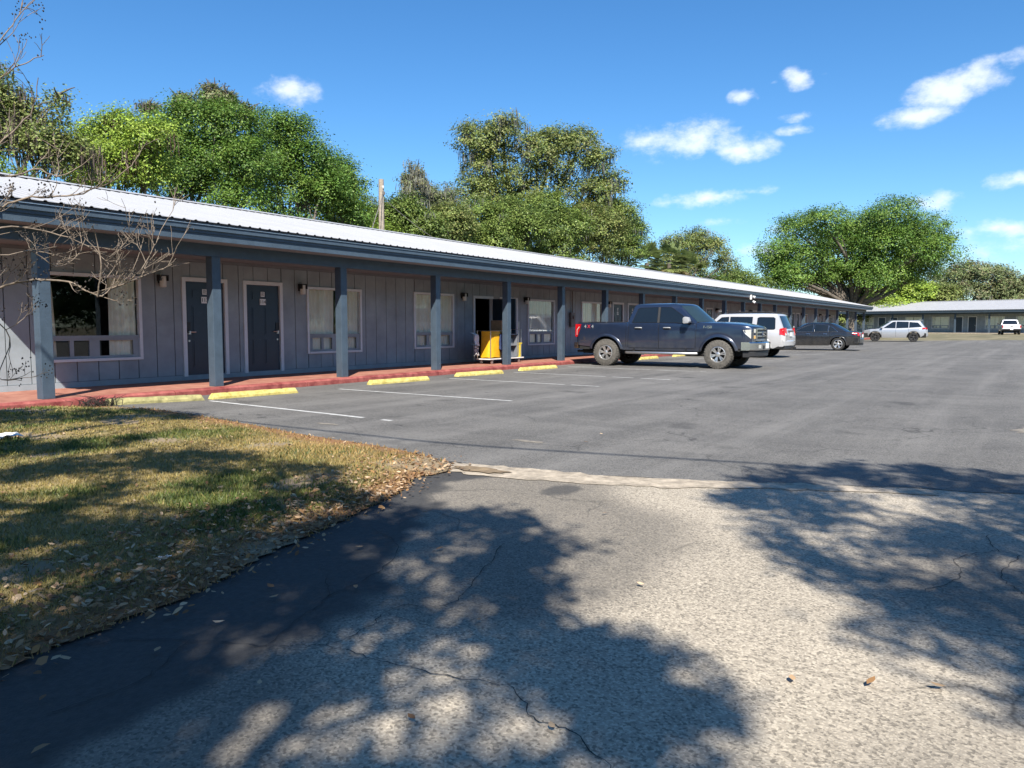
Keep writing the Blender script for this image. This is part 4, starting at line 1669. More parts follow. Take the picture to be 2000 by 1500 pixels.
    MB().extrude(ring, (.003, 0, 0)).build('emblem_field', M['truck_blue'], emb)
    text_on(emb, 'Ford', .075, 'chrome', (face(0) + .053, 0, 1.025), 'F', 'emblem_lettering')
    for s in (1, -1):
        hx = lambda y: face(y) + .02
        y0, y1 = (.585, .915) if s > 0 else (-.915, -.585)
        hl = c.bar(hx, y0, y1, .885, 1.185, .10, 'headlight', 'lens', n=6, round_=.012)
        ym0, ym1 = (.60, .84) if s > 0 else (-.84, -.60)
        c.bar(lambda y: face(y) + .024, ym0, ym1, 1.0, 1.075, .03, 'headlight_bezel', M['truck_blue'], n=4, parent=hl)
        c.bar(lambda y: face(y) + .024, y0 + .02, y1 - .02, .90, .985, .02, 'turn_signal', 'amber', n=4, parent=hl)
        # wrap of the lamp round the fender
        c.blob('headlight_side', 'lens', [(2.78, .925, .90), (2.78, .925, 1.17), (2.55, .975, 1.15), (2.62, .97, 1.04)], [(2.7, .86, .90), (2.7, .86, 1.17), (2.5, .9, 1.15), (2.55, .9, 1.04)]) if s > 0 else None
    bf = lambda y: 3.03 - .16 * (y / 1.0) ** 2 - .10 * max(0, abs(y) - .75) / .25
    bp = c.bar(bf, -1.0, 1.0, .56, .80, .26, 'front_bumper', 'chrome', n=24, round_=.03)
    for s in (1, -1):
        y0, y1 = (.56, .70) if s > 0 else (-.70, -.56)
        c.bar(lambda y: bf(y) + .006, y0, y1, .62, .72, .02, 'fog_light', 'lens', n=2, parent=bp)
        y0, y1 = (.30, .42) if s > 0 else (-.42, -.30)
        c.bar(lambda y: bf(y) + .006, y0, y1, .585, .70, .02, 'tow_opening', 'black', n=2, parent=bp)
    c.bar(lambda y: bf(y) + .012, -.155, .155, .61, .765, .015, 'front_plate', 'plate', n=2, parent=bp)
    c.bar(lambda y: bf(y) - .07, -.93, .93, .36, .555, .2, 'air_dam', 'plastic', n=20, round_=.03)
    # rear end
    tg = MB().box(-2.925, -.80, .74, -2.897, .80, 1.37).build('tailgate', M['truck_blue'], t, bevel=.008)
    MB().box(-2.94, -.12, 1.18, -2.924, .12, 1.26).build('tailgate_handle', M['plastic'], tg)
    rb = lambda y: -3.05 + .05 * (y / .9) ** 2
    c.bar(rb, -.97, .97, .55, .74, .16, 'rear_bumper', 'chrome', n=12, rear=True, round_=.02)
    MB().box(-3.0, -.3, .40, -2.5, .3, .56).tube([(-2.4, -.72, .47), (-2.95, -.78, .45)], .035, 8).build('hitch_and_exhaust', M['under'], t)
    # red tail lamps wrapping the corner with white bar
    for s in (1, -1):
        tl = MB().extrude([(-2.935, s * .81, .93), (-2.935, s * .985, .93), (-2.935, s * .985, 1.33), (-2.935, s * .81, 1.33)], (.03, 0, 0))
        tl.extrude([(-2.93, s * .972, .92), (-2.86, s * 1.004, .92), (-2.77, s * 1.006, 1.16), (-2.72, s * 1.006, 1.335), (-2.93, s * .972, 1.34)], (0, s * -.03, 0))
        o = tl.build('tail_light', M['redlens'], t)
        MB().extrude([(-2.872, s * 1.0, .98), (-2.857, s * 1.003, .98), (-2.857, s * 1.004, 1.14), (-2.775, s * 1.004, 1.24), (-2.785, s * 1.004, 1.26), (-2.872, s * 1.002, 1.155)], (0, s * .007, 0)).build('tail_light_strip', M['lens'], o)
    yR = -(c.w(-2.4, 1.26) + .003)
    for ch, dx, mn in (('4', -.13, 'decal_grey'), ('X', 0, 'decal_red'), ('4', .13, 'decal_grey')):
        text_on(t, ch, .16, mn, (-2.45 + dx, yR, 1.255), 'R', 'side_decal')
        text_on(t, ch, .16, mn, (-2.45 - dx, -yR, 1.255), 'L', 'side_decal')
    text_on(t, 'F-150', .115, 'chrome', (1.50, -(c.w(1.5, 1.24) + .004), 1.24), 'R', 'fender_badge')
    text_on(t, 'F-150', .115, 'chrome', (1.50, (c.w(1.5, 1.24) + .004), 1.24), 'L', 'fender_badge')
    # seats glimpsed through the glass
    return t


def generic_car(t, P, body_mat, panes, seams, wheel, lights, rail=False):
    c = Car(P, t, body_mat)
    c.shell()
    c.greenhouse()
    for pts, fr in panes:
        c.side_pane(pts, frame=fr)
    for x0, x1, z0, z1 in seams:
        c.seam(x0, x1, z0, z1)
    c.arch_lip(.04, .014, wheel.get('lip'))
    c.wheels(wheel['r'], wheel['w'], wheel['rim'], wheel['n'], wheel['split'], 'rubber_dark', False, wheel['track'], wheel.get('mat', 'rimmetal'))
    return c


def build_white_suv():
    t = thing('suv', 'silver white boxy sport utility parked nose to the motel behind the pickup', 'suv', (32.25, 10.25, 0), R(91))
    P = dict(axles=(-1.39, 1.39), axle_z=.37, arch=.46, sill=.36, under_top=.7,
             top=[(-2.38, .98), (-2.34, 1.08), (-2.2, 1.14), (.8, 1.10), (1.0, 1.10), (1.9, 1.02), (2.3, .93), (2.42, .80)],
             bottom=[(-2.38, .52), (-2.2, .44), (-1.9, .38), (1.9, .34), (2.42, .42)],
             width=[(-2.38, .86), (-2.25, .95), (-1.9, .985), (0, .995), (1.8, .97), (2.25, .88), (2.42, .72)],
             bulge=[(.35, .96), (.6, 1.0), (.85, 1.0), (1.0, .985), (1.14, .955)],
             gh=dict(xb=(-2.30, .95), xr=(-2.02, .25), wb=.925, wr=.77, zb=1.09, zr=1.77, bulge=(.06, .25), crown=.03))
    c = generic_car(t, P, M['suv_white'],
                    [([(-1.98, 1.17), (-1.96, 1.58), (-1.90, 1.62), (-1.35, 1.63), (-1.27, 1.60), (-1.25, 1.17), (-1.30, 1.14), (-1.93, 1.14)], ('seam', .008)),
                     ([(-1.05, 1.15), (-1.07, 1.64), (-.16, 1.65), (-.14, 1.14)], ('seam', .008)), ([(-.08, 1.14), (-.10, 1.65), (.20, 1.63), (.72, 1.18), (.70, 1.14)], ('seam', .008))],
                    [(-1.12, -1.10, .55, 1.1), (-.11, -.11, .45, 1.1), (.86, .9, .5, 1.08)], dict(r=.37, w=.24, rim=.225, n=5, split=.14, track=.975), None)
    c.end_pane(1.17, 1.68, .84, True, 'rear_window', 'car_glass')
    c.end_pane(1.14, 1.66, .88, False, 'windshield', 'windscreen')
    for s in (1, -1):
        MB().tube([(-1.85, s * .66, 1.80), (-1.75, s * .67, 1.845), (-.1, s * .67, 1.845), (.0, s * .66, 1.80)], .018, 8).tube([(-1.0, s * .66, 1.79), (-1.0, s * .67, 1.845)], .016, 6).build('roof_rail', M['black'], t, 50)
        o = MB().extrude([(-2.40, s * .70, .90), (-2.36, s * .90, .90), (-2.335, s * .90, 1.20), (-2.37, s * .70, 1.20)], (.06, 0, 0))
        o.extrude([(-2.37, s * .885, .90), (-2.17, s * .965, .94), (-2.17, s * .945, 1.17), (-2.33, s * .885, 1.2)], (0, s * .012, 0))
        tl = o.build('tail_light', M['redlens'], t)
        MB().extrude([(-2.405, s * .71, .905), (-2.365, s * .895, .905), (-2.362, s * .895, .965), (-2.402, s * .71, .965)], (-.006, 0, 0)).build('reverse_lens', M['lens'], tl)
        MB().extrude([(.80, s * .97, 1.12), (.82, s * .97, 1.24), (.93, s * .97, 1.25), (.98, s * .97, 1.14)], (0, s * .19, 0)).build('mirror', M['suv_white'], t, bevel=.015)
        MB().tube([(-.95, s * 1.005, 1.02), (-.72, s * 1.005, 1.02)], .015, 6).build('handle', M['suv_white'], t)
        MB().tube([(.1, s * 1.005, 1.0), (.33, s * 1.005, 1.0)], .015, 6).build('handle', M['suv_white'], t)
        MB().extrude([(2.30, s * .52, .70), (2.22, s * .86, .72), (2.12, s * .90, .90), (2.26, s * .52, .88)], (.05, 0, 0)).build('headlight', M['lens'], t)
    rb = lambda y: -2.47 + .13 * (y / .95) ** 2
    bp = c.bar(rb, -.94, .94, .46, .70, .2, 'rear_bumper', M['suv_white'], n=16, rear=True, round_=.04)
    c.bar(lambda y: rb(y) + .02, -.8, .8, .36, .455, .15, 'bumper_valance', 'plastic', n=12, rear=True)
    MB().box(-2.415, -.16, .86, -2.395, .16, 1.02).build('rear_plate', M['plate'], t)
    MB().box(-2.41, -.45, 1.04, -2.385, .45, 1.10).build('plate_garnish', M['chrome'], t)
    MB().tube([(-2.40, .18, .35), (-2.52, .18, .35)], .035, 8).box(-2.6, -.04, .36, -2.35, .04, .43).build('exhaust_and_hitch', M['under'], t)
    MB().tube([(-2.37, .3, 1.24), (-2.375, .0, 1.24)], .01, 6).build('wiper', M['black'], t)
    MB().box(-2.372, -.62, 1.215, -2.362, -.55, 1.27).build('window_sticker', M['white'], t)
    return t


def build_sedan():
    t = thing('sedan', 'dark saloon car with silver star wheels parked beside the silver white utility', 'sedan', (43.45, 9.42, 0), R(91.5))
    P = dict(axles=(-1.39, 1.39), axle_z=.335, arch=.40, sill=.27, under_top=.6,
             top=[(-2.42, .80), (-2.36, .93), (-2.2, .985), (-1.75, 1.0), (.9, .93), (1.1, .93), (1.9, .84), (2.25, .73), (2.40, .58)],
             bottom=[(-2.42, .40), (-2.2, .32), (-1.8, .27), (1.8, .24), (2.40, .30)],
             width=[(-2.42, .74), (-2.28, .85), (-1.8, .905), (0, .915), (1.7, .90), (2.15, .82), (2.40, .60)],
             bulge=[(.25, .95), (.5, .99), (.7, 1.0), (.85, .985), (1.0, .945)],
             crown=[(-2.4, .03), (-1.7, .04), (1.0, .03), (2.4, .03)],
             gh=dict(xb=(-1.88, 1.10), xr=(-.95, .10), wb=.845, wr=.60, zb=.925, zr=1.44, bulge=(.16, .28), crown=.03))
    trim = ('chrome', .007)
    c = generic_car(t, P, M['sedan_black'],
                    [([(-1.36, .985), (-1.10, 1.20), (-.92, 1.30), (-.90, .985)], trim), ([(-.87, .985), (-.89, 1.31), (-.62, 1.355), (-.22, 1.36), (-.20, .975)], trim), ([(-.13, .975), (-.15, 1.36), (.12, 1.33), (.50, 1.15), (.82, .985), (.82, .97)], trim)],
                    [(-1.0, -.98, .42, .97), (-.165, -.165, .32, .96), (.92, .98, .36, .94)], dict(r=.335, w=.215, rim=.22, n=5, split=0, track=.90), None)
    c.end_pane(.99, 1.37, .86, True, 'rear_window', 'car_glass')
    c.end_pane(.97, 1.37, .88, False, 'windshield', 'windscreen')
    for s in (1, -1):
        o = MB().extrude([(-2.44, s * .42, .76), (-2.40, s * .78, .76), (-2.37, s * .80, .93), (-2.40, s * .42, .92)], (.05, 0, 0)).extrude([(-2.40, s * .775, .76), (-2.08, s * .885, .86), (-2.10, s * .855, .955), (-2.36, s * .775, .94)], (0, s * .012, 0))
        tl = o.build('tail_light', M['redlens'], t)
        MB().extrude([(-2.30, s * .825, .875), (-2.07, s * .893, .905), (-2.07, s * .885, .925), (-2.28, s * .815, .905)], (0, s * .009, 0)).build('clear_strip', M['lens'], tl)
        MB().extrude([(.68, s * .89, .97), (.70, s * .89, 1.08), (.84, s * .89, 1.08), (.88, s * .89, .98)], (0, s * .16, 0)).build('mirror', M['sedan_black'], t, bevel=.015)
        for hx in (-.85, .0):
            MB().tube([(hx, s * .915, .86), (hx + .02, s * .925, .865), (hx + .18, s * .925, .865), (hx + .2, s * .915, .86)], .013, 6).build('handle', M['chrome'], t)
        MB().extrude([(2.30, s * .38, .58), (2.12, s * .80, .62), (1.98, s * .84, .78), (2.2, s * .38, .72)], (.05, 0, 0)).build('headlight', M['lens'], t)
        MB().extrude([(-1.40, s * (c.side_y(.98) + .001), .97), (-1.36, s * (c.side_y(.98) + .001), .97)] + [(-1.36, s * (c.side_y(1.0) + .001), 1.0)], (0, s * .004, 0)).build('quarter_trim', M['chrome'], t)
    rb = lambda y: -2.50 + .16 * (y / .9) ** 2
    c.bar(rb, -.87, .87, .38, .66, .2, 'rear_bumper', M['sedan_black'], n=16, rear=True, round_=.05)
    c.bar(lambda y: rb(y) + .03, -.7, .7, .28, .375, .15, 'bumper_valance', 'plastic', n=12, rear=True)
    MB().box(-2.465, -.16, .70, -2.44, .16, .84).build('rear_plate', M['plate'], t)
    return t


def build_silver_suv():
    t = thing('suv', 'silver sport utility parked broadside in front of the distant motel wing', 'suv', (70.8, 8.95, 0), R(97))
    P = dict(axles=(-1.41, 1.41), axle_z=.375, arch=.46, sill=.34, under_top=.7,
             top=[(-2.42, .98), (-2.36, 1.10), (-2.2, 1.15), (.8, 1.06), (1.05, 1.06), (1.9, 1.0), (2.3, .90), (2.45, .72)],
             bottom=[(-2.42, .48), (-2.1, .40), (-1.9, .34), (1.9, .32), (2.45, .40)],
             width=[(-2.42, .80), (-2.25, .92), (-1.8, .98), (0, .99), (1.8, .97), (2.25, .86), (2.45, .66)],
             bulge=[(.3, .96), (.55, 1.0), (.8, 1.0), (1.0, .98), (1.15, .95)],
             gh=dict(xb=(-2.28, 1.12), xr=(-1.80, .10), wb=.92, wr=.72, zb=1.05, zr=1.74, bulge=(.10, .28), crown=.03))
    fr = ('seam', .008)
    c = generic_car(t, P, M['suv_silver'],
                    [([(-1.98, 1.22), (-1.70, 1.55), (-1.10, 1.61), (-1.08, 1.15)], fr), ([(-1.02, 1.14), (-1.04, 1.62), (-.16, 1.64), (-.14, 1.11)], fr), ([(-.08, 1.11), (-.10, 1.64), (.12, 1.61), (.80, 1.12)], fr)],
                    [(-1.05, -1.05, .5, 1.1), (-.11, -.11, .42, 1.08), (.92, .96, .45, 1.04)], dict(r=.375, w=.24, rim=.25, n=5, split=.15, track=.97, mat='plastic', lip=M['plastic']), None)
    c.end_pane(1.2, 1.64, .84, True, 'rear_window', 'car_glass')
    c.end_pane(1.10, 1.63, .88, False, 'windshield', 'windscreen')
    for s in (1, -1):
        MB().extrude([(-2.40, s * .86, 1.02), (-1.98, s * .965, 1.05), (-2.02, s * .95, 1.14), (-2.34, s * .87, 1.16)], (0, s * .014, 0)).build('tail_light', M['redlens'], t)
        MB().extrude([(.84, s * .96, 1.10), (.86, s * .96, 1.22), (.98, s * .96, 1.22), (1.02, s * .96, 1.12)], (0, s * .18, 0)).build('mirror', M['suv_silver'], t, bevel=.015)
        MB().extrude([(2.32, s * .45, .78), (2.2, s * .84, .80), (2.1, s * .88, .92), (2.27, s * .45, .88)], (.05, 0, 0)).build('headlight', M['lens'], t)
    rb = lambda y: -2.50 + .15 * (y / .9) ** 2
    c.bar(rb, -.9, .9, .42, .68, .2, 'rear_bumper', M['suv_silver'], n=16, rear=True, round_=.04)
    MB().box(-1.9, -.3, 1.77, -1.83, .3, 1.80).box(-2.06, -.55, 1.735, -1.78, .55, 1.755).build('roof_spoiler', M['suv_silver'], t)
    return t


def build_far_pickup():
    t = thing('pickup_truck', 'small white pickup seen from behind by the distant motel doors', 'pickup truck', (107.3, 1.45, far_z(107)), R(6))
    P = dict(axles=(-1.7, 1.7), axle_z=.36, arch=.45, sill=.42, under_top=.75,
             top=[(-2.75, 1.12), (-2.7, 1.14), (-.95, 1.14), (1.0, 1.12), (1.2, 1.14), (2.4, 1.02), (2.65, .9)],
             bottom=[(-2.75, .58), (-2.2, .5), (-1.2, .44), (1.2, .42), (2.65, .5)],
             width=[(-2.75, .90), (-2.6, .94), (0, .96), (2.2, .95), (2.65, .82)],
             bulge=[(.4, .96), (.7, 1.0), (1.0, .99), (1.15, .97)],
             gh=dict(xb=(-.95, 1.2), xr=(-.75, .45), wb=.90, wr=.70, zb=1.11, zr=1.72, bulge=(.04, .28), crown=.03))
    c = generic_car(t, P, M['far_white'], [([(-.80, 1.16), (-.65, 1.6), (-.1, 1.62), (-.08, 1.16)], ('seam', .008)), ([(0, 1.16), (-.02, 1.62), (.36, 1.6), (.92, 1.16)], ('seam', .008))],
                    [(-.05, -.05, .5, 1.1)], dict(r=.36, w=.24, rim=.2, n=6, split=0, track=.93), None)
    c.end_pane(1.18, 1.63, .86, True, 'rear_window', 'car_glass')
    c.end_pane(1.15, 1.63, .88, False, 'windshield', 'windscreen')
    rb = lambda y: -2.88 + .03 * (y / .9) ** 2
    c.bar(rb, -.9, .9, .52, .68, .14, 'rear_bumper', 'plastic', n=8, rear=True)
    MB().box(-2.90, -.15, .55, -2.885, .15, .66).build('rear_plate', M['plate'], t)
    MB().box(-2.775, -.12, .93, -2.752, .12, .99).build('tailgate_badge', M['black'], t)
    for s in (1, -1):
        MB().extrude([(-2.765, s * .80, .78), (-2.765, s * .905, .78), (-2.765, s * .905, 1.06), (-2.765, s * .80, 1.06)], (.04, 0, 0)).build('tail_light', M['redlens'], t)
        MB().extrude([(.86, s * .93, 1.15), (.88, s * .93, 1.32), (.98, s * .93, 1.32), (1.0, s * .93, 1.17)], (0, s * .2, 0)).build('mirror', M['plastic'], t)
    return t


build_truck()
build_white_suv()
build_sedan()
build_silver_suv()
build_far_pickup()

# ------------------------------------------------------------------ housekeeping cart outside the open room
def build_cart():
    M['bag'] = mat('yellow_vinyl_bag', (.68, .37, .012), .45, noise=(6, .15), bump=(14, .35))
    M['caddy'] = mat('yellow_plastic_caddy', (.66, .50, .04), .45, noise=(9, .08))
    M['platform'] = mat('white_cart_platform', (.66, .65, .62), .55, noise=(9, .12))
    M['greycart'] = mat('grey_cart_panel', (.16, .17, .19), .6, noise=(9, .12))
    M['card'] = mat('brown_cardboard', (.27, .17, .10), .85, noise=(9, .15), bump=(20, .1))
    M['cloth'] = mat('white_towel', (.58, .58, .60), .95, noise=(20, .1), bump=(80, .4))
    M['bluecloth'] = mat('blue_cloth', (.02, .035, .09), .95, noise=(20, .2), bump=(60, .4))
    c = thing('housekeeping_cart', 'housekeeping cart with yellow vinyl bag on the walkway by the open room', 'cart', (20.0, 13.7, KH), 0)
    pl = MB().box(-.96, -.26, .13, .95, .26, .165).build('platform', M['platform'], c, bevel=.012)
    for x in (-.78, .72):
        for y in (-.2, .2):
            w = MB().tube([(x, y - .018, .05), (x, y + .018, .05)], .05, 14).build('caster', M['steel'], c)
            MB().box(x - .02, y - .03, .05, x + .02, y - .02, .13).box(x - .02, y + .02, .05, x + .02, y + .03, .13).build('caster_fork', M['steel'], w)
    # sagging vinyl bag hung on a frame
    vs, fs = [], []
    n, m = 26, 8
    for j in range(m + 1):
        t = j / m
        for i in range(n):
            a = 2 * math.pi * i / n
            rx = lerp(.29, .34, t ** 2) * (1 + .03 * math.sin(5 * a + 3 * t))
            ry = lerp(.23, .22, t) * (1 + .04 * math.sin(4 * a + 2 * t))
            sq = lambda v: math.copysign(abs(v) ** .55, v)
            vs.append((-.56 + rx * sq(math.cos(a)), ry * sq(math.sin(a)), 1.0 - .80 * t + .012 * math.sin(6 * a) * t))
        if j:
            fs += [((j - 1) * n + i, (j - 1) * n + (i + 1) % n, j * n + (i + 1) % n, j * n + i) for i in range(n)]
    fs.append(tuple(range(m * n, m * n + n)))
    MB().add(vs, fs).build('laundry_bag', M['bag'], c, 50)
    MB().tube([(-.91, -.25, .165), (-.91, -.25, 1.01), (-.21, -.25, 1.01), (-.21, -.25, .165)], .014, 8).tube([(-.91, .25, .165), (-.91, .25, 1.01), (-.21, .25, 1.01), (-.21, .25, .165)], .014, 8).tube([(.86, -.2, .18), (.86, -.2, 1.05), (.86, .2, 1.05), (.86, .2, .18)], .016, 8).build('frame', M['steel'], c, 40)
    cab = MB().box(-.22, -.24, .18, .60, .24, .20).box(-.22, -.24, .88, .60, .24, .91).box(-.22, -.24, .20, -.20, .24, .88).box(.58, -.24, .20, .60, .24, .88).box(-.20, .22, .20, .58, .24, .88).box(-.20, -.22, .54, .58, .22, .56).build('cabinet', M['greycart'], c)
    for x in np.arange(-.15, .5, .14):
        for z in (.20, .56):
            MB().box(x, -.1, z, x + .12, .2, z + .2).build('folded_linen', M['greycart'], cab)
    MB().tube([(.62, -.25, .20), (.63, -.27, 1.3)], .013, 8).build('broom_handle', M['steel'], c)

    def drape(name, x0, x1, y, ztop, zl, matn, seed, label, cat, plaid=False):
        rr = random.Random(seed)
        vs, fs = [], []
        n, m = 8, 9
        for j in range(m + 1):
            t = j / m
            for i in range(n + 1):
                u = i / n
                x = lerp(x0, x1, u) + .015 * math.sin(9 * t + u * 5)
                yy = y - .03 * math.sin(u * 11 + seed) * t - .01
                z = ztop - zl * t * (1 + .08 * math.sin(u * 4 + seed)) + (.03 if j == 0 else 0)
                vs.append((x, yy + (.16 if j == 0 else 0), z))
            if j:
                fs += [((j - 1) * (n + 1) + i, (j - 1) * (n + 1) + i + 1, j * (n + 1) + i + 1, j * (n + 1) + i) for i in range(n)]
        k = len(vs)
        vs += [(x, y_ + .012, z) for x, y_, z in vs]
        fs += [tuple(i + k for i in f[::-1]) for f in fs]
        o = MB().add(vs, fs).build(name, M[matn], None, 60, loc=(20.0, 13.7, KH))
        tag(o, label, cat)
    drape('towel', -1.24, -1.04, .12, .93, .36, 'cloth', 3, 'white towel draped over the left end of the housekeeping cart', 'towel')
    drape('navy_cloth', -.46, -.30, -.27, .94, .52, 'bluecloth', 5, 'navy cloth hanging down the front of the yellow bag', 'cloth')
    # plaid cloth below the towel
    m_, N, L, p = nodes_mat('plaid_cloth')
    p.inputs['Roughness'].default_value = .95
    tc = N.new('ShaderNodeTexCoord')
    ck = N.new('ShaderNodeTexChecker')
    ck.inputs['Scale'].default_value = 22
    ck.inputs[1].default_value = (.5, .48, .46, 1)
    ck.inputs[2].default_value = (.06, .05, .06, 1)
    L.new(tc.outputs['Object'], ck.inputs[0])
    L.new(ck.outputs[0], p.inputs['Base Color'])
    M['plaid'] = m_
    drape('plaid_cloth', -1.28, -1.08, .10, .60, .34, 'plaid', 9, 'black and white plaid cloth hanging at the left of the yellow bag', 'cloth')
    b = thing('cardboard_box', 'brown cardboard box standing on top of the housekeeping cart', 'box', (20.03, 13.73, KH + .912))
    MB().box(-.24, -.2, 0, .26, .2, .42).build('carton', M['card'], b, bevel=.004)
    MB().box(-.24, -.03, .4205, .26, .03, .4225).box(-.02, -.2035, 0, .03, -.2015, .40).build('packing_tape', M['soffit'], b)
    k = thing('caddy_bucket', 'upright bright yellow plastic caddy on the right end of the cart platform', 'caddy', (20.78, 13.6, KH + .167))
    vs, fs = [], []
    for z, s in ((0, .085), (.1, .09), (.42, .105), (.42, .115), (.46, .118)):
        n0 = len(vs)
        vs += [(-s, -s, z), (s, -s, z), (s, s, z), (-s, s, z)]
        if n0:
            fs += [(n0 - 4 + i, n0 - 4 + (i + 1) % 4, n0 + (i + 1) % 4, n0 + i) for i in range(4)]
    fs.append((0, 1, 2, 3))
    MB().add(vs, fs).build('bucket', M['caddy'], k)
    MB().tube([(-.1, 0, .44), (-.08, 0, .58), (.08, 0, .58), (.1, 0, .44)], .01, 6).build('bail', M['steel'], k, 40)


build_cart()
bb = thing('blue_bin', 'small blue bin against the wall under the open far end of the porch', 'bin', (79.2, 14.1, KH))
MB().add([(-.3, -.3, 0), (.3, -.3, 0), (.3, .3, 0), (-.3, .3, 0), (-.36, -.36, .9), (.36, -.36, .9), (.36, .36, .9), (-.36, .36, .9)], [(0, 1, 2, 3), (0, 1, 5, 4), (1, 2, 6, 5), (2, 3, 7, 6), (3, 0, 4, 7)]).build('bin_body', mat('blue_plastic', (.02, .06, .2), .5, noise=(6, .1)), bb)
MB().box(-.38, -.38, .902, .38, .38, .96).build('bin_lid', bpy.data.materials['blue_plastic'], bb, bevel=.02)

# ------------------------------------------------------------------ trees
GREENS = {
    'fresh': [(0.112, 0.213, 0.038), (0.150, 0.256, 0.046), (0.195, 0.291, 0.057), (0.083, 0.163, 0.032)],
    'deep': [(0.093, 0.163, 0.035), (0.123, 0.199, 0.041), (0.162, 0.230, 0.051), (0.069, 0.128, 0.030)],
    'oak': [(0.128, 0.199, 0.043), (0.173, 0.241, 0.054), (0.217, 0.277, 0.068), (0.098, 0.156, 0.038)],
    'olive': [(0.173, 0.227, 0.065), (0.217, 0.263, 0.076), (0.135, 0.185, 0.054), (0.247, 0.256, 0.089)],
    'lime': [(0.270, 0.376, 0.057), (0.330, 0.426, 0.070), (0.203, 0.312, 0.049)],
    'dull': [(0.165, 0.213, 0.084), (0.210, 0.244, 0.105), (0.132, 0.173, 0.070), (0.247, 0.227, 0.124)],
}


def leaf_quads(g, C, size, pal, clump_id=None, up=.35, cval=None, out=None):
    n = len(C)
    nrm = g.normal(0, .62, (n, 3))
    nrm[:, 2] = np.abs(nrm[:, 2]) + up
    if out is not None:
        nrm += out * .9
    nrm /= np.linalg.norm(nrm, axis=1)[:, None]
    r = g.normal(0, 1, (n, 3))
    u = np.cross(nrm, r)
    u /= np.linalg.norm(u, axis=1)[:, None] + 1e-9
    v = np.cross(nrm, u)
    s = (size * g.uniform(.65, 1.35, n))[:, None]
    V = np.stack([C - u * s * .55, C + v * s * .30, C + u * s * .55, C - v * s * .30], 1).reshape(-1, 3)
    F = np.arange(4 * n).reshape(n, 4)
    pal = np.array(pal)
    ci = g.integers(0, len(pal), n) if clump_id is None else (clump_id * 7 % len(pal))
    mixr = g.random(n) < .35
    ci = np.where(mixr, g.integers(0, len(pal), n), ci)
    c = pal[ci] * g.uniform(.75, 1.3, n)[:, None]
    if cval is not None:
        c = c * cval[:, None]
    return V, F, np.repeat(c, 4, 0)


def crown_points(g, lobes, n_clump, per, clump_r, shell):
    L = np.array(lobes, float)
    wgt = (L[:, 3] * L[:, 4] * L[:, 5]) ** (2 / 3)
    k = g.choice(len(L), n_clump, p=wgt / wgt.sum())
    d = g.normal(0, 1, (n_clump, 3))
    d /= np.linalg.norm(d, axis=1)[:, None]
    d[:, 2] = np.where((d[:, 2] < -.35) & (g.random(n_clump) < .7), -d[:, 2], d[:, 2])
    rad = shell + (1.06 - shell) * g.random(n_clump) ** .6
    rad *= 1 + .08 * g.normal(0, 1, n_clump)
    cen = L[k, :3] + d * L[k, 3:6] * rad[:, None]
    cr = clump_r * g.uniform(.55, 1.45, n_clump)
    idx = np.repeat(np.arange(n_clump), per)
    off = np.clip(g.normal(0, .48, (len(idx), 3)), -.95, .95) * cr[idx][:, None] * np.array([1, 1, .62])
    return cen, cen[idx] + off, idx, d[idx]


def limb(mb, a, b, r0, r1, rr, sag=.12, n=6):
    a, b = Vector(a), Vector(b)
    L = (b - a).length
    j1 = Vector((rr.uniform(-1, 1), rr.uniform(-1, 1), rr.uniform(-.3, 1))) * L * sag
    pts, rad = [], []
    for i in range(n + 1):
        t = i / n
        pts.append(a.lerp(b, t) + j1 * math.sin(math.pi * t) + Vector((rr.uniform(-1, 1), rr.uniform(-1, 1), rr.uniform(-1, 1))) * L * .018 * (0 < i < n))
        rad.append(lerp(r0, r1, t))
    mb.tube(pts, rad, 7, False)
    return pts


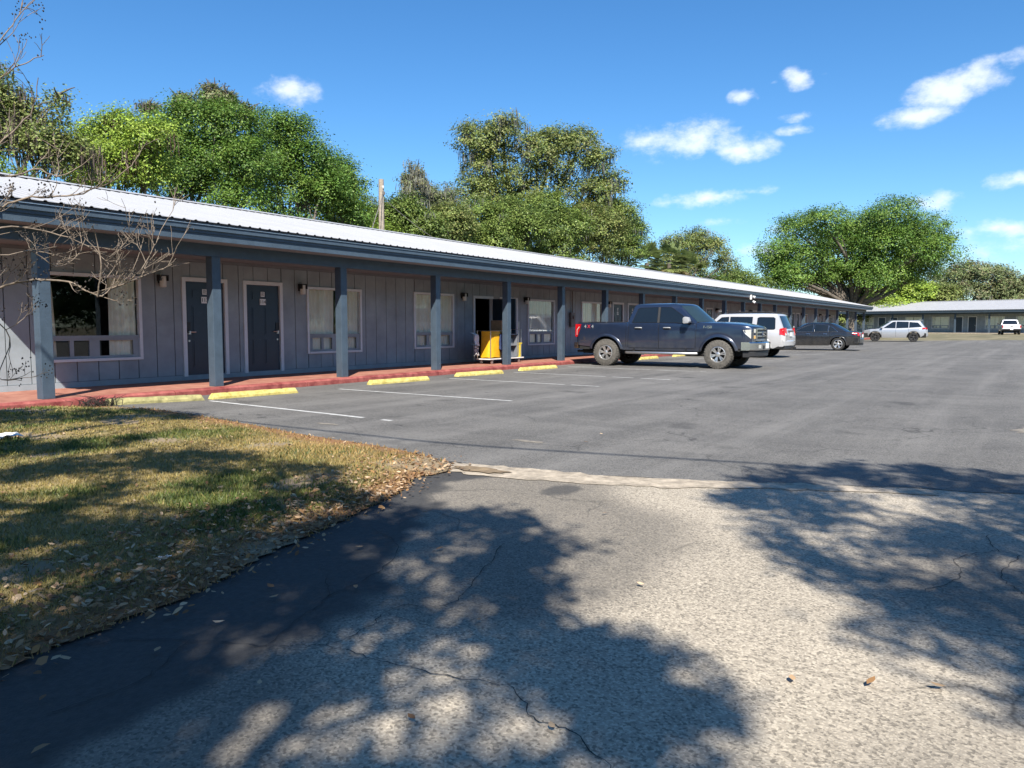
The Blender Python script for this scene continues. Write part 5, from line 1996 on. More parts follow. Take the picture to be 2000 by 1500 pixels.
def make_tree(name, label, base, lobes, pal, n_clump, per, leaf, clump_r, trunk_r, fork_h, seed, shell=.5, moss=0, group=None, cat='tree', bark='bark', bare_twigs=0, moss_len=1.0, moss_col=(.20, .20, .165), accept=None, trunk_pts=None):
    """base = (x, y, z); lobes in world metres relative to base: (dx, dy, z, rx, ry, rz)"""
    g = np.random.default_rng(seed)
    rr = random.Random(seed)
    t = thing(name, label, cat, base, 0, group)
    n_clump = int(n_clump * 1.5)
    per = int(per * 1.35)
    leaf *= .84
    cen, P, idx, out = crown_points(g, lobes, n_clump, per, clump_r, shell)
    if accept is not None:
        ok_c = accept(cen)
        ok = ok_c[idx]
        P, idx, out = P[ok], idx[ok], out[ok]
        cen = cen[ok_c] if ok_c.any() else cen
    cv = g.uniform(.62, 1.25, n_clump)[idx]
    V, F, c = leaf_quads(g, P, leaf, GREENS[pal], idx, cval=cv, out=out)
    obj('crown', mesh_np('crown', V, F, c, M['leaf']), None, t)
    mb = MB()
    zc = min(l[2] for l in lobes)
    fork = Vector((rr.uniform(-.2, .2), rr.uniform(-.2, .2), fork_h))
    mb.tube([(0, 0, -.3), (0, 0, .1), fork * .5 + Vector((rr.uniform(-.1, .1), rr.uniform(-.1, .1), 0)), fork], [trunk_r * 1.6, trunk_r * 1.2, trunk_r, trunk_r * .85], 10, False)
    for l in lobes:
        p = limb(mb, fork - Vector((0, 0, rr.uniform(0, .25) * fork_h)), l[:3], trunk_r * .55, trunk_r * .12, rr)
        near = sorted(range(len(cen)), key=lambda i: (Vector(cen[i]) - Vector(l[:3])).length)[:60]
        for i in rr.sample(near, min(6, len(near))):
            limb(mb, p[rr.randint(2, len(p) - 1)], cen[i], trunk_r * .14, .012, rr, .1, 4)
    for k in range(bare_twigs):
        l = rr.choice(lobes)
        a = Vector(l[:3]) + Vector((rr.uniform(-.5, .5) * l[3], rr.uniform(-.5, .5) * l[4], .3 * l[5]))
        b = a + Vector((rr.uniform(-.6, .6), rr.uniform(-.6, .6), rr.uniform(.6, 1.1) * l[5] * 1.2))
        limb(mb, a, b, .045, .012, rr, .12, 4)
    mb.build('trunk', M[bark], t, 60, fix=False)
    if moss:
        n = moss
        ci = g.integers(0, len(cen), n)
        q = cen[ci] + g.normal(0, .35, (n, 3)) * clump_r
        ns = 14
        X = np.repeat(q, ns, 0) + g.normal(0, .17, (n * ns, 3)) * np.array([1, 1, .5])
        Ls = g.uniform(.25, 1.0, n * ns) * moss_len
        a = g.random(n * ns) * np.pi
        w = g.uniform(.008, .022, n * ns) * (1 + 2 * leaf)
        s = np.stack([np.cos(a) * w, np.sin(a) * w, 0 * w], 1)
        tip = X - np.stack([g.normal(0, .06, n * ns), g.normal(0, .06, n * ns), Ls], 1)
        mid = (X + tip) / 2 + g.normal(0, .03, X.shape)
        V = np.stack([X - s * .5, X + s * .5, mid + s, tip, mid - s], 1).reshape(-1, 3)
        F = np.arange(5 * n * ns).reshape(-1, 5)
        c = np.array(moss_col) * g.uniform(.55, 1.3, n * ns)[:, None]
        mo = obj('moss', mesh_np('moss', V, F, np.repeat(c, 5, 0), M['moss']), None, t)
        mo['kind'] = 'stuff'
    return t


def R_(base, *ls):
    return [(x - base[0], y - base[1], z - base[2], a, b, c) for x, y, z, a, b, c in ls]


def lobes_at(depth, seed, *ls):
    """crown lobes from sight lines: (bearing, height, radius in hundredths) seen at a depth, spread a little in depth"""
    rr = random.Random(seed)
    out = []
    for px, py, r in ls:
        dp = depth + rr.uniform(-1, 1) * r / 1506 * depth * .5
        lat, k = (px - 1000) / 1506 * dp, dp / 1506
        out.append((dp * math.cos(YAW) + lat * math.sin(YAW), dp * math.sin(YAW) - lat * math.cos(YAW), CAM_H + (637 - py) * k, r * k, r * k, r * k * .9))
    return out


def build_trees():
    G = 'trees behind the motel roof'
    b = (8.6, 27.6, 0)
    make_tree('broadleaf_tree', 'yellow green foliage mass at the left edge behind the bare twigs', b, R_(b, (10.6, 27.6, 5.4, 2.2, 1.8, 1.8), (8.4, 27.6, 6.0, 2.2, 1.8, 1.8), (12.6, 27.8, 4.6, 1.9, 1.6, 1.6), (14.4, 27.8, 4.2, 1.6, 1.4, 1.4)), 'lime', 330, 46, .10, .55, .2, 2.6, 10, .4, 30, G, moss_col=(.12, .09, .07))
    b = (31.4, 32.4, 0)
    make_tree('broadleaf_tree', 'taller green tree filling the gap behind the utility pole', b, R_(b, (30.6, 32.2, 8.0, 1.4, 1.3, 1.5), (32.4, 32.4, 7.6, 1.6, 1.4, 1.4), (34.0, 32.4, 7.0, 1.5, 1.4, 1.2), (31.6, 32.0, 6.2, 2.2, 1.6, 1.4)), 'oak', 300, 46, .12, .55, .18, 3.0, 9, .4, 30, G, moss_len=.7)
    # left: tangled tree with moss and broken tops
    b = (12.6, 28.2, 0)
    make_tree('oak_tree', 'tangled olive tree with moss and ragged tops at far left', b, R_(b, *lobes_at(26.3, 1, (20, 200, 34), (70, 240, 36), (30, 270, 48), (100, 295, 48), (150, 305, 38), (132, 205, 15), (134, 235, 17), (12, 160, 20), (-60, 240, 55))), 'olive', 260, 46, .11, .55, .17, 2.8, 11, .3, 110, G, moss_len=.8, moss_col=(.12, .095, .08), bare_twigs=14)
    b = (16.3, 28.6, 0)
    make_tree('broadleaf_tree', 'bright green broadleaf tree left of the densest tree', b, R_(b, *lobes_at(29.5, 2, (195, 285, 42), (250, 270, 45), (305, 280, 45), (225, 330, 55), (290, 345, 55), (180, 345, 40))), 'lime', 360, 48, .11, .55, .18, 2.6, 12, .4, 40, G, moss_col=(.10, .07, .05))
    b = (21.2, 30.5, 0)
    make_tree('broadleaf_tree', 'dense dark green tree with scrubby air plants on its crown', b, R_(b, *lobes_at(34.5, 3, (335, 290, 60), (395, 265, 62), (460, 260, 58), (350, 360, 70), (430, 345, 75), (490, 330, 55), (470, 410, 60))), 'fresh', 620, 56, .12, .6, .28, 3.0, 13, .45, 0, G)
    b = (20.6, 31.4, 0)
    make_tree('snag_tree', 'ragged grey brown snag tops with air plants rising above the dense tree', b, R_(b, *lobes_at(35.5, 4, (375, 215, 22), (430, 205, 30), (455, 215, 26), (490, 232, 18), (310, 225, 15))), 'dull', 130, 34, .13, .34, .16, 5.5, 14, .2, 60, G, moss_len=.6, moss_col=(.14, .12, .10), bare_twigs=26)
    b = (25.9, 30.4, 0)
    make_tree('broadleaf_tree', 'tall rounded green tree right of the densest tree', b, R_(b, *lobes_at(37.6, 5, (545, 262, 42), (585, 270, 42), (530, 320, 62), (600, 325, 58), (570, 390, 70), (640, 380, 45))), 'fresh', 460, 52, .12, .58, .24, 3.2, 15, .45, 0, G)
    b = (29.2, 30.6, 0)
    make_tree('broadleaf_tree', 'lower sloping green tree just left of the utility pole', b, R_(b, *lobes_at(39.8, 6, (655, 345, 42), (680, 375, 38), (640, 400, 50), (695, 420, 35))), 'fresh', 300, 48, .12, .55, .2, 2.8, 16, .45, 0, G)
    b = (32.0, 30.4, 0)
    make_tree('broadleaf_tree', 'small bright tree directly behind the utility pole', b, R_(b, (31.4, 30.2, 5.9, 1.5, 1.4, 1.3), (32.9, 30.4, 5.6, 1.3, 1.3, 1.3), (32.0, 30.0, 4.6, 1.9, 1.5, 1.2)), 'lime', 230, 44, .12, .5, .16, 2.5, 17, .4, 20, G)
    b = (35.6, 31.0, 0)
    make_tree('snag_tree', 'thin moss hung tree standing alone right of the pole', b, R_(b, (35.5, 30.6, 10.0, .9, .8, .9), (35.3, 30.7, 8.7, .8, .8, .8), (36.4, 30.9, 7.4, .8, .8, .6), (34.9, 30.6, 7.2, .7, .7, .6)), 'dull', 90, 34, .13, .36, .15, 6.0, 18, .3, 110, G, moss_len=.9, bare_twigs=10)
    b = (38.4, 31.6, 0)
    make_tree('snag_tree', 'grey mossy scrub tree left of the giant mossy oak', b, R_(b, (37.6, 31.3, 9.0, 1.2, 1.0, 1.1), (39.8, 31.6, 9.2, .9, .9, 1.1), (38.5, 31.2, 7.7, 1.6, 1.2, .9)), 'dull', 150, 36, .14, .45, .17, 5.0, 19, .3, 120, G, moss_len=.8, bare_twigs=12)
    # giant oak with Spanish moss
    b = (54.0, 33.5, 0)
    make_tree('oak_tree', 'giant live oak hung with grey Spanish moss above the roof', b, R_(b, *lobes_at(60, 7, (935, 285, 42), (985, 270, 40), (960, 330, 48), (1045, 310, 42), (1080, 290, 36), (1130, 290, 38), (1165, 325, 36), (1185, 370, 34), (1150, 385, 42), (1095, 355, 42), (1020, 365, 46), (930, 385, 45), (985, 410, 44), (1190, 425, 34), (1140, 440, 40), (1060, 420, 42))), 'olive', 760, 46, .19, .75, .42, 6.5, 20, .35, 200, G, moss_len=1.4, moss_col=(.17, .17, .145))
    # lower green belt in front of it
    belt = [('low green tree just right of the utility pole', 45, 'oak', ((785, 425, 38), (825, 455, 40), (755, 440, 35))),
            ('low olive tree below the thin moss hung tree', 47, 'olive', ((850, 455, 42), (885, 440, 42), (840, 480, 40))),
            ('green tree at the left end of the belt below the giant oak', 50, 'oak', ((935, 440, 48), (905, 470, 45), (970, 470, 48))),
            ('olive tree left of the middle of the belt below the giant oak', 52, 'oak', ((1000, 430, 46), (1035, 455, 48), (985, 485, 50))),
            ('tall green tree in the middle of the belt below the giant oak', 55, 'oak', ((1070, 425, 48), (1110, 450, 48), (1080, 490, 52))),
            ('large olive tree right of the middle of the belt below the giant oak', 58, 'olive', ((1150, 440, 46), (1185, 460, 46), (1150, 495, 48))),
            ('green tree at the right end of the belt below the giant oak', 61, 'oak', ((1210, 430, 38), (1232, 460, 32), (1215, 495, 42)))]
    for k, (lab, dp, pal, ls) in enumerate(belt):
        lob = lobes_at(dp, 60 + k, *ls)
        b = (sum(l[0] for l in lob) / 3, sum(l[1] for l in lob) / 3, 0)
        make_tree('broadleaf_tree', lab, b, R_(b, *lob), pal, 300, 46, .15, .6, .2, 2.4, 21 + k, .4, 18, G, moss_len=.7)

    # cabbage palms: trunk with a ball of fan fronds
    def palm(bx, by, ztop, rad, seed, label):
        rr = random.Random(seed)
        t = thing('palm_tree', label, 'palm tree', (bx, by, 0), 0, 'cabbage palms behind the roof')
        MB().tube([(0, 0, -.2), (.05, 0, ztop * .4), (0, .05, ztop - rad * .8)], [.24, .2, .18], 10).build('trunk', M['bark'], t, 50)
        vs, cols = [], []
        fs = []
        for k in range(46):
            az, el = rr.uniform(0, 2 * math.pi), math.asin(rr.uniform(-.75, .98))
            d = Vector((math.cos(az) * math.cos(el), math.sin(az) * math.cos(el), math.sin(el)))
            o = Vector((0, 0, ztop - rad * .75))
            hub = o + d * rad * rr.uniform(.45, .65) - Vector((0, 0, .12 * rad * (1 - el)))
            side = d.cross(Vector((0, 0, 1))).normalized() if abs(d.z) < .97 else Vector((1, 0, 0))
            upv = side.cross(d)
            col = (.32, .25, .11) if el < -.45 else rr.choice([(.15, .20, .065), (.20, .235, .08), (.13, .17, .055)])
            for q in range(-8, 9):
                a = q / 8 * 1.45
                v = (d * math.cos(a) + side * math.sin(a)) * rad * rr.uniform(.42, .55) - Vector((0, 0, .10 * rad)) + upv * .05 * rr.uniform(-1, 1)
                wv = (side * math.cos(a) - d * math.sin(a)) * .035 * rad
                n = len(vs)
                vs += [hub, hub + v * .55 + wv, hub + v, hub + v * .55 - wv]
                fs.append((n, n + 1, n + 2, n + 3))
                cols += [np.array(col) * rr.uniform(.75, 1.25)] * 4
        obj('fronds', mesh_np('fronds', np.array([tuple(v) for v in vs]), np.array(fs), np.array(cols), M['leaf']), None, t)
    palm(62.0, 27.2, 8.2, 1.9, 31, 'cabbage palm at the right end of the belt below the giant oak')
    palm(66.5, 27.0, 8.8, 2.0, 32, 'cabbage palm with yellowing fronds, middle of the palm group')
    palm(69.5, 26.6, 8.0, 2.0, 33, 'lower cabbage palm at the right of the palm group')
    palm(64.4, 27.6, 6.4, 1.7, 34, 'short cabbage palm between two taller palms')
    b = (69.0, 29.0, 0)
    make_tree('broadleaf_tree', 'brownish olive tree rising behind the palm group', b, R_(b, *lobes_at(78, 8, (1318, 490, 34), (1358, 480, 32), (1392, 490, 30), (1415, 520, 24), (1300, 520, 30), (1350, 530, 34))), 'olive', 300, 42, .19, .7, .22, 3, 35, .4, 40, G)
    b = (86.0, 27.5, 0)
    make_tree('broadleaf_tree', 'low dark green tree left of the spreading live oak', b, R_(b, (84.0, 27.6, 6.0, 2.2, 1.8, 1.6), (88.0, 27.3, 6.2, 2.4, 1.8, 1.5), (80.5, 27.8, 5.2, 1.8, 1.6, 1.5), (91, 26.0, 5.2, 2.0, 1.8, 1.6)), 'oak', 240, 40, .22, .8, .22, 2.5, 36, .4, 0, G)
    # spreading live oak past the end of the near wing
    b = (103.0, 17.8, .25)
    lob = []
    rr = random.Random(40)
    px_lobes = [(1520, 500, 2.6, 2.0), (1545, 455, 2.4, 1.9), (1600, 440, 2.5, 1.9), (1560, 505, 2.6, 2.0), (1625, 495, 3.0, 2.4), (1690, 450, 3.0, 2.3), (1740, 425, 2.8, 1.9), (1690, 510, 3.0, 2.2), (1760, 470, 3.0, 2.4), (1800, 465, 2.8, 2.4), (1820, 500, 2.4, 2.0), (1770, 515, 2.6, 1.7), (1540, 540, 2.2, 1.5), (1600, 540, 2.4, 1.4), (1660, 535, 2.6, 1.6), (1720, 535, 2.6, 1.5), (1650, 470, 2.8, 2.2), (1720, 480, 2.8, 2.2), (1507, 525, 1.7, 1.6), (1535, 553, 1.9, 1.5), (1585, 560, 1.9, 1.4), (1700, 548, 2.0, 1.5), (1748, 545, 2.0, 1.5), (1795, 530, 2.0, 1.6), (1640, 545, 1.8, 1.4)]
    for px, py, a, c_ in px_lobes:
        lat, hgt = (px - 1000) / 1506 * 95, (637 - py) / 1506 * 95
        dp = 95 + rr.uniform(-3.5, 3.5)
        lat = (px - 1000) / 1506 * dp
        X = dp * math.cos(YAW) + lat * math.sin(YAW)
        Y = dp * math.sin(YAW) - lat * math.cos(YAW)
        lob.append((X, Y, CAM_H + hgt * dp / 95, a * 1.15, a * 1.15, c_ * 1.12))
    make_tree('oak_tree', 'broad spreading live oak with a round crown past the end of the motel roof', b, R_(b, *lob), 'fresh', 1750, 46, .24, 1.05, .55, 3.6, 41, .3, 0)
    T2 = 'trees beyond the distant motel wing'
    for k, (bx, by, zt, sp, pal, lab, mo) in enumerate(((127, 22.5, 7.4, 3.0, 'olive', 'dull olive bush tree under the spreading live oak', 0), (129.5, 15.5, 8.6, 3.4, 'lime', 'bright lime green tree beyond the far roof', 0), (133, 11.2, 7.6, 2.6, 'olive', 'browning low tree right of the lime green one', 20),
                                                        (138.5, 7.4, 11.2, 4.2, 'dull', 'grey green mossy oak beyond the far roof', 60), (139, 2.0, 9.0, 3.2, 'dull', 'lower grey green tree right of the far mossy oak', 30), (143, -1.6, 9.0, 3.4, 'olive', 'olive tree at the right edge beyond the far roof', 20), (141, -8, 10, 4, 'oak', 'green tree past the right end of the far roof', 0))):
        b = (bx, by, .25)
        make_tree('broadleaf_tree', lab, b, R_(b, (bx, by - sp * .6, zt - 2.6, sp * .8, sp * .8, 2.1), (bx, by + sp * .6, zt - 2.9, sp * .85, sp * .85, 2.0), (bx, by, zt - 1.6, sp * .75, sp * .75, 1.7), (bx - 1, by, zt - 4.8, sp * 1.2, sp * 1.3, 1.6)), pal, 260, 40, .32, 1.0, .3, 2.4, 50 + k, .4, mo, T2, moss_len=1.6)


build_trees()


# ------------------------------------------------------------------ utility pole with wires behind the roof
up = thing('utility_pole', 'weathered wooden utility pole with wires standing behind the motel roof', 'utility pole', (28.0, 26.2, 0))
MB().tube([(0, 0, -.3), (0, 0, 4), (.02, 0, 8.35)], [.17, .15, .125], 12).build('pole', M['pole'], up, 50)
MB().box(-.05, -.22, 7.6, .05, -.12, 7.75).build('cable_bracket', M['meter'], up)
MB().tube([(0, -.14, 7.9), (0, -.14, 7.97), (0, -.14, 8.03)], [.03, .05, .035], 8).build('insulator', M['opal'], up)


def wire(name, a, b, sag, r, label):
    a, b = Vector(a), Vector(b)
    pts = [a.lerp(b, i / 16) - Vector((0, 0, sag * math.sin(math.pi * i / 16))) for i in range(17)]
    return tag(MB().tube(pts, r, 5, False).build(name, M['meter'], None, 60), label, 'cable')


wire('service_cable', (28.0, 26.1, 7.6), (24.6, 24.0, 4.6), .05, .02, 'thin grey service cable slanting down left from the utility pole')
wire('service_cable', (28.1, 26.2, 7.5), (33.5, 25.0, 5.0), .3, .014, 'thin dark cable slanting down right from the utility pole')


# ------------------------------------------------------------------ bare crape myrtle at the left edge
def build_crape():
    rr = random.Random(77)
    base = Vector((2.3, 7.25, .03))
    t = thing('crape_myrtle', 'bare crape myrtle with pale twigs and dark seed pods reaching in from the left', 'tree', base)
    L = dict(
        trunk=[(2.3, 7.24, -.05), (2.35, 7.23, .62), (2.46, 7.3, 1.34)],
        a=[(2.46, 7.3, 1.34), (2.76, 7.19, 1.96), (2.99, 6.99, 2.23), (3.14, 6.81, 2.32), (3.37, 6.7, 2.35), (3.54, 6.5, 2.43), (3.68, 6.3, 2.58), (3.75, 6.27, 2.7)],
        b=[(2.46, 7.3, 1.34), (2.64, 7.02, 1.48), (2.84, 6.72, 1.57), (2.96, 6.56, 1.63), (3.18, 6.35, 1.62), (3.31, 6.17, 1.51), (3.4, 6.12, 1.57), (3.51, 5.94, 1.68), (3.61, 5.88, 1.88), (3.66, 5.85, 1.98)],
        b2=[(3.31, 6.17, 1.51), (3.55, 6.15, 1.63), (3.77, 6.13, 1.72), (3.9, 6.05, 1.79)],
        b3=[(3.31, 6.17, 1.51), (3.29, 6.06, 1.7), (3.28, 6.07, 1.94), (3.2, 6.0, 2.04)],
        c=[(2.46, 7.3, 1.34), (2.8, 7.5, 1.85), (3.18, 7.45, 2.12), (3.5, 7.42, 2.13), (3.75, 7.29, 2.05), (4.03, 7.26, 1.93), (4.15, 7.19, 2.08), (4.16, 7.06, 2.15)],
        d=[(2.46, 7.3, 1.34), (2.6, 7.03, 2.09), (2.77, 6.86, 2.49), (2.92, 6.69, 2.73), (3.08, 6.62, 2.95), (3.1, 6.5, 3.21)],
        e=[(2.6, 7.03, 2.09), (2.81, 7.06, 2.64), (2.96, 7.0, 3.14), (3.09, 6.94, 3.33), (3.18, 6.79, 3.41), (3.27, 6.75, 3.47)],
        f=[(2.81, 7.06, 2.64), (2.86, 6.93, 3.23), (2.96, 6.78, 3.5), (3.06, 6.74, 3.68), (3.11, 6.72, 3.83)],
        g=[(2.64, 7.02, 1.48), (2.87, 7.15, 1.43), (3.13, 7.25, 1.17), (3.03, 7.29, .84), (3.2, 7.22, .8)],
        h=[(2.76, 7.19, 1.96), (3.05, 7.18, 1.86), (3.29, 7.18, 1.92), (3.46, 7.1, 1.79), (3.65, 7.12, 1.9), (3.73, 7.08, 2.11)],
        i=[(2.77, 6.86, 2.49), (2.94, 6.68, 2.44), (3.1, 6.61, 2.52), (3.18, 6.46, 2.46), (3.31, 6.39, 2.53), (3.38, 6.25, 2.65)],
        j=[(2.46, 7.3, 1.34), (2.2, 7.5, 2.2), (1.9, 7.6, 3.0), (1.7, 7.5, 3.8)], k=[(2.2, 7.5, 2.2), (2.5, 7.7, 3.0), (2.7, 7.9, 3.9), (2.6, 7.9, 4.6)])
    twigs, tips = MB(), []
    for nme, pts in L.items():
        P = smooth_line([Vector(p) - base for p in pts], 4)
        n = len(P)
        r0 = {'trunk': .06, 'a': .014, 'b': .0125, 'c': .011, 'd': .014, 'j': .035, 'e': .010}.get(nme, .007)
        r1 = .035 if nme == 'trunk' else .003
        P = [p + Vector((rr.uniform(-1, 1), rr.uniform(-1, 1), rr.uniform(-1, 1))) * .008 for p in P]
        mb = MB().tube(P, [lerp(r0, r1, (i / (n - 1)) ** .7) for i in range(n)], 7, False)
        mb.build('trunk' if nme == 'trunk' else 'branch', M['pale_bark'], t, 60, fix=False)
        if nme == 'trunk':
            continue

        def sub(p, d, ln, r, depth):
            q = [p]
            for s in range(4):
                d = (d + Vector((rr.uniform(-1, 1), rr.uniform(-1, 1), rr.uniform(-.5, .9))) * .28).normalized()
                q.append(q[-1] + d * ln / 4)
            twigs.tube(q, [lerp(r, .0018, i / 4) for i in range(5)], 5, False)
            tips.append((q[-1], d))
            if depth:
                for _ in range(rr.randint(1, 3)):
                    k = rr.randint(1, 3)
                    sub(q[k], (d + Vector((rr.uniform(-1, 1), rr.uniform(-1, 1), rr.uniform(-.6, 1))) * .9).normalized(), ln * rr.uniform(.35, .65), r * .6, depth - 1)
        for i in range(2, n - 1):
            if rr.random() < (.62 if nme in 'abch' else .32):
                d = (P[i + 1] - P[i]).normalized()
                sub(P[i], (d + Vector((rr.uniform(-1, 1), rr.uniform(-1, 1), rr.uniform(-.5, 1.2)))).normalized(), rr.uniform(.15, .42), .004, 2 if nme in 'abchg' else 1)
        tips.append((P[-1], Vector((0, 0, 1))))
    o = twigs.build('twigs', M['pale_bark'], t, 60, fix=False)
    o['kind'] = 'stuff'
    pods = MB()
    for p, d in tips:
        if p.x + base.x > 3.5 and rr.random() < .65:
            continue
        if rr.random() < .55:
            for k in range(rr.randint(2, 6)):
                c = p + Vector((rr.gauss(0, .025), rr.gauss(0, .025), rr.gauss(0, .03)))
                r = rr.uniform(.005, .0095)
                pods.add([c + Vector(v) * r for v in ((1, 0, 0), (-1, 0, 0), (0, 1, 0), (0, -1, 0), (0, 0, 1.2), (0, 0, -1.2))], [(0, 2, 4), (2, 1, 4), (1, 3, 4), (3, 0, 4), (2, 0, 5), (1, 2, 5), (3, 1, 5), (0, 3, 5)])
    o = pods.build('seed_pods', M['pod'], t, None, fix=False)
    o['kind'] = 'stuff'


build_crape()


# ------------------------------------------------------------------ oaks behind and beside the photographer, whose shade falls on the drive
def build_shade_trees():
    S = TO_SUN
    g = np.random.default_rng(90)
    shade = {
        'left': [[(1.0, 3.3), (2.2, 3.5), (3.7, 3.9), (4.25, 3.0), (3.85, 2.1), (3.1, 2.0), (2.85, 1.75), (2.75, 1.0), (2.35, .75), (1.9, .75), (1.2, 1.1), (-1.5, 1.5), (-3, 3.5)]],
        'right': [[(5.9, 1.9), (6.8, 1.85), (7.6, 1.3), (7.9, .7), (7.8, -3.5), (3.6, -3.5), (2.95, -.15), (3.1, .25), (3.6, .6), (4.25, 1.0), (5.1, 1.5)]],
        'lawn': [[(5.0, 12.3), (6.7, 11.2), (6.65, 9.6), (6.1, 9.2), (5.2, 9.9), (4.2, 10.5), (1, 12), (1, 12.4)], [(3.6, 8.8), (4.7, 8.1), (4.5, 7.7), (3.2, 7.9), (1.5, 9.0), (1.5, 10)],
                 [(3.0, 7.2), (4.6, 7.3), (4.75, 6.1), (4.4, 4.9), (4.3, 4.2), (3.8, 3.6), (1.3, 3.3), (.4, 4), (.4, 7)]]}
    holes = [(2.75, 2.12, .13, .10), (2.3, 1.95, .16, .12), (1.55, 1.72, .22, .16), (1.85, 1.45, .18, .13), (3.25, 2.75, .25, .09), (3.5, 3.05, .2, .07), (1.45, 1.2, .16, .1), (2.45, 1.65, .12, .08), (2.3, 2.3, .1, .08),
             (3.15, 4.9, .38, .25), (1.9, 5.6, .3, .3), (2.6, 6.2, .45, .2), (3.6, 5.6, .3, .12), (6.1, 1.2, .2, .12), (5.2, .7, .25, .12), (6.9, .6, .2, .1), (4.6, .2, .2, .1), (1.5, 2.0, .12, .09), (2.0, 4.4, .25, .12), (5.6, 11.4, .3, .12), (5.9, 10.4, .3, .1)]
    specs = [('left', 'oak_tree', 'leafy oak behind the photographer shading the left of the drive', (-5.2, -2.2, 0), (5.2, 8.5), 3000, 1.0),
             ('right', 'oak_tree', 'leafy oak behind the photographer shading the right of the drive', (-1.2, -7.6, 0), (5.5, 9.0), 2600, 1.0),
             ('lawn', 'oak_tree', 'leafy oak out of view at left shading the lawn', (-2.8, 6.0, 0), (4.6, 7.5), 3000, .8)]
    fwd = np.array([math.cos(YAW), math.sin(YAW), 0])
    rgt = np.array([math.sin(YAW), -math.cos(YAW), 0])
    for key, name, label, base, (h0, h1), n, dens in specs:
        rr = random.Random(len(key))
        polys = shade[key]
        xs = [p[0] for q in polys for p in q]
        ys = [p[1] for q in polys for p in q]
        X, Y = g.uniform(min(xs), max(xs), n * 4), g.uniform(min(ys), max(ys), n * 4)
        ok = np.zeros(len(X), bool)
        XW = X + .42 * (vnoise(X * 2.6, Y * 2.6, 51) - .5) + .26 * (vnoise(X * 7, Y * 7, 52) - .5)
        YW_ = Y + .42 * (vnoise(X * 2.6, Y * 2.6, 53) - .5) + .26 * (vnoise(X * 7, Y * 7, 54) - .5)
        for q in polys:
            ok |= inside(q, XW, YW_)
        for hx, hy, ra, rb in holes:
            ok &= ((XW - hx) / (ra * 1.5)) ** 2 + ((YW_ - hy) / (rb * 1.8)) ** 2 > 1.0
        # ragged gaps so light still filters through
        ok &= vnoise(X * 3.1 + 4, Y * 3.1, 31) * .6 + vnoise(X * 7.5, Y * 7.5, 32) * .4 < (.60 if key != 'lawn' else .575)
        X, Y = X[ok][:n], Y[ok][:n]
        h = g.uniform(h0, h1, len(X))
        C = np.stack([X + S.x / S.z * h, Y + S.y / S.z * h, h], 1)
        # stay out of the picture: nothing of this crown hangs in front of the lens
        rel = C - np.array([0, 0, CAM_H])
        dp, lt = rel @ fwd, rel @ rgt
        vis = (dp > .3) & (np.abs(lt) < dp * .72 + .5) & (rel[:, 2] < dp * .47 + .5)
        C = C[~vis]
        t = thing(name, label, 'tree', base)
        per = 11
        idx = np.repeat(np.arange(len(C)), per)
        P = C[idx] + g.normal(0, .085, (len(idx), 3)) - np.array(base)
        V, F, c = leaf_quads(g, P, .085, GREENS['oak'], idx)
        obj('crown', mesh_np('crown', V, F, c, M['leaf']), None, t)
        mb = MB()
        mb.tube([(0, 0, -.3), (.05, 0, .3), (0, .1, 1.8), (.15, .1, 3.4)], [.5, .38, .32, .28], 12, False)
        Cl = C - np.array(base)
        picks = rr.sample(range(len(Cl)), min(16, len(Cl)))
        for i in picks:
            p = limb(mb, (.12, .1, rr.uniform(2.6, 3.4)), Cl[i], .13, .02, rr, .1, 7)
            near = np.argsort(np.linalg.norm(Cl - Cl[i], axis=1))[:120]
            for j in rr.sample(list(near), min(7, len(near))):
                limb(mb, p[rr.randint(3, 6)], Cl[j], .03, .006, rr, .1, 4)
        mb.build('trunk', M['bark'], t, 60, fix=False)


build_shade_trees()
# overhead line that crosses the lot as a thin shadow
k_ = 7.0 / TO_SUN.z
gp = [(6.75, 14.0), (6.5, 8.8), (6.49, 6.5), (6.53, 5.0), (6.85, 3.33), (7.15, 2.0), (8.2, -3.0)]
pts_ = [Vector((x, y, 0)) + TO_SUN * k_ for x, y in gp]
tag(MB().tube(smooth_line(pts_, 4), .022, 6, False).build('overhead_cable', M['black'], None, 60), 'overhead cable out of view whose thin shadow crosses the lot', 'cable')


# trees across the lot behind the photographer, seen only mirrored in the window panes
def build_back_trees():
    first = None
    spots = [(-22, -34), (-8, -38), (6, -42), (20, -44), (34, -43), (48, -45), (62, -44), (-34, -24), (-40, -8), (78, -46), (-42, 8), (94, -44)]
    words = ['first', 'second', 'third', 'fourth', 'fifth', 'sixth', 'seventh', 'eighth', 'ninth', 'tenth', 'eleventh', 'twelfth']
    for k, (x, y) in enumerate(spots):
        lab = 'tall oak across the lot behind the photographer, ' + words[k] + ' of the row'
        if first is None:
            b = (x, y, 0)
            first = make_tree('oak_tree', lab, b, [(0, 0, 6.5, 4.5, 4.5, 2.6), (3.5, 1, 5, 3.6, 3.6, 2.6), (-3.6, -1, 5, 3.6, 3.6, 2.6), (0, 2, 9, 3.2, 3.2, 2), (1, 0, 2.8, 6.5, 4, 1.6)], 'oak', 420, 34, .34, 1.1, .4, 2.5, 95, .35, 0, 'oaks across the lot')
        else:
            r = first.copy()
            COL.objects.link(r)
            r.location = (x, y, 0)
            r.rotation_euler = (0, 0, k * 1.7)
            r.scale = (1, 1, .85 + .1 * (k % 4))
            r['label'] = lab
            for ch in first.children:
                c = ch.copy()
                COL.objects.link(c)
                c.parent = r


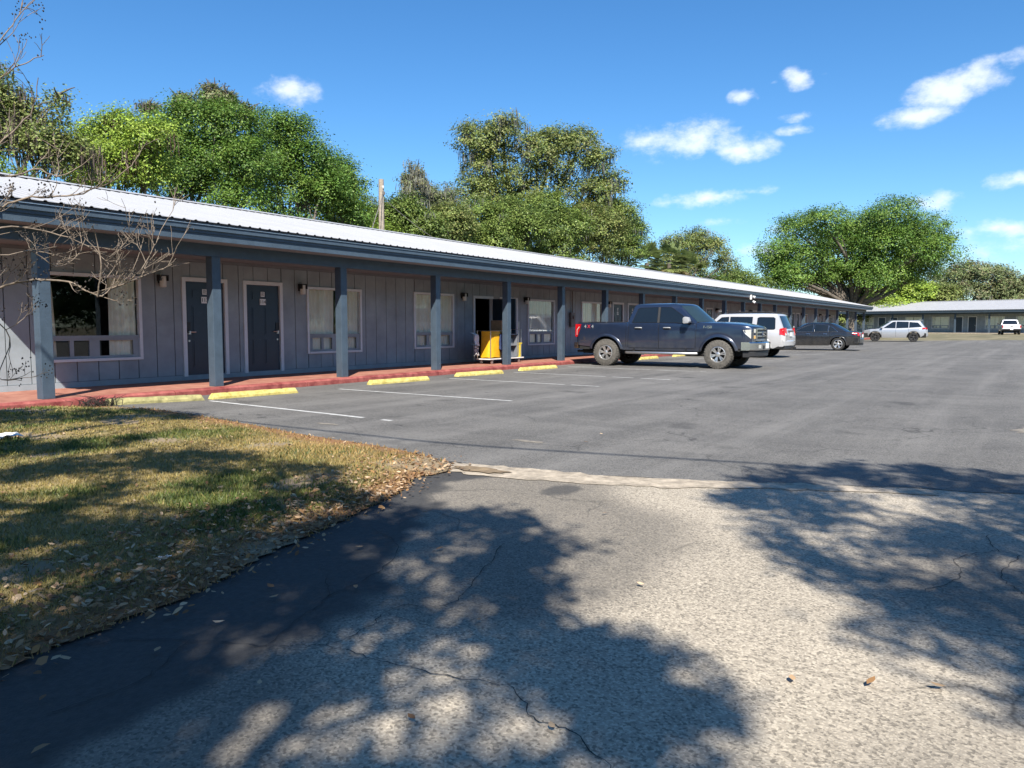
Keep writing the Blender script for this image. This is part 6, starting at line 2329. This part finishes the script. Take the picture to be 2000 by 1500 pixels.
build_back_trees()
sc_ = scene.cycles
sc_.max_bounces = 7
sc_.diffuse_bounces = 3
sc_.glossy_bounces = 3
sc_.transmission_bounces = 4
sc_.transparent_max_bounces = 8
sc_.caustics_reflective = False
sc_.caustics_refractive = False
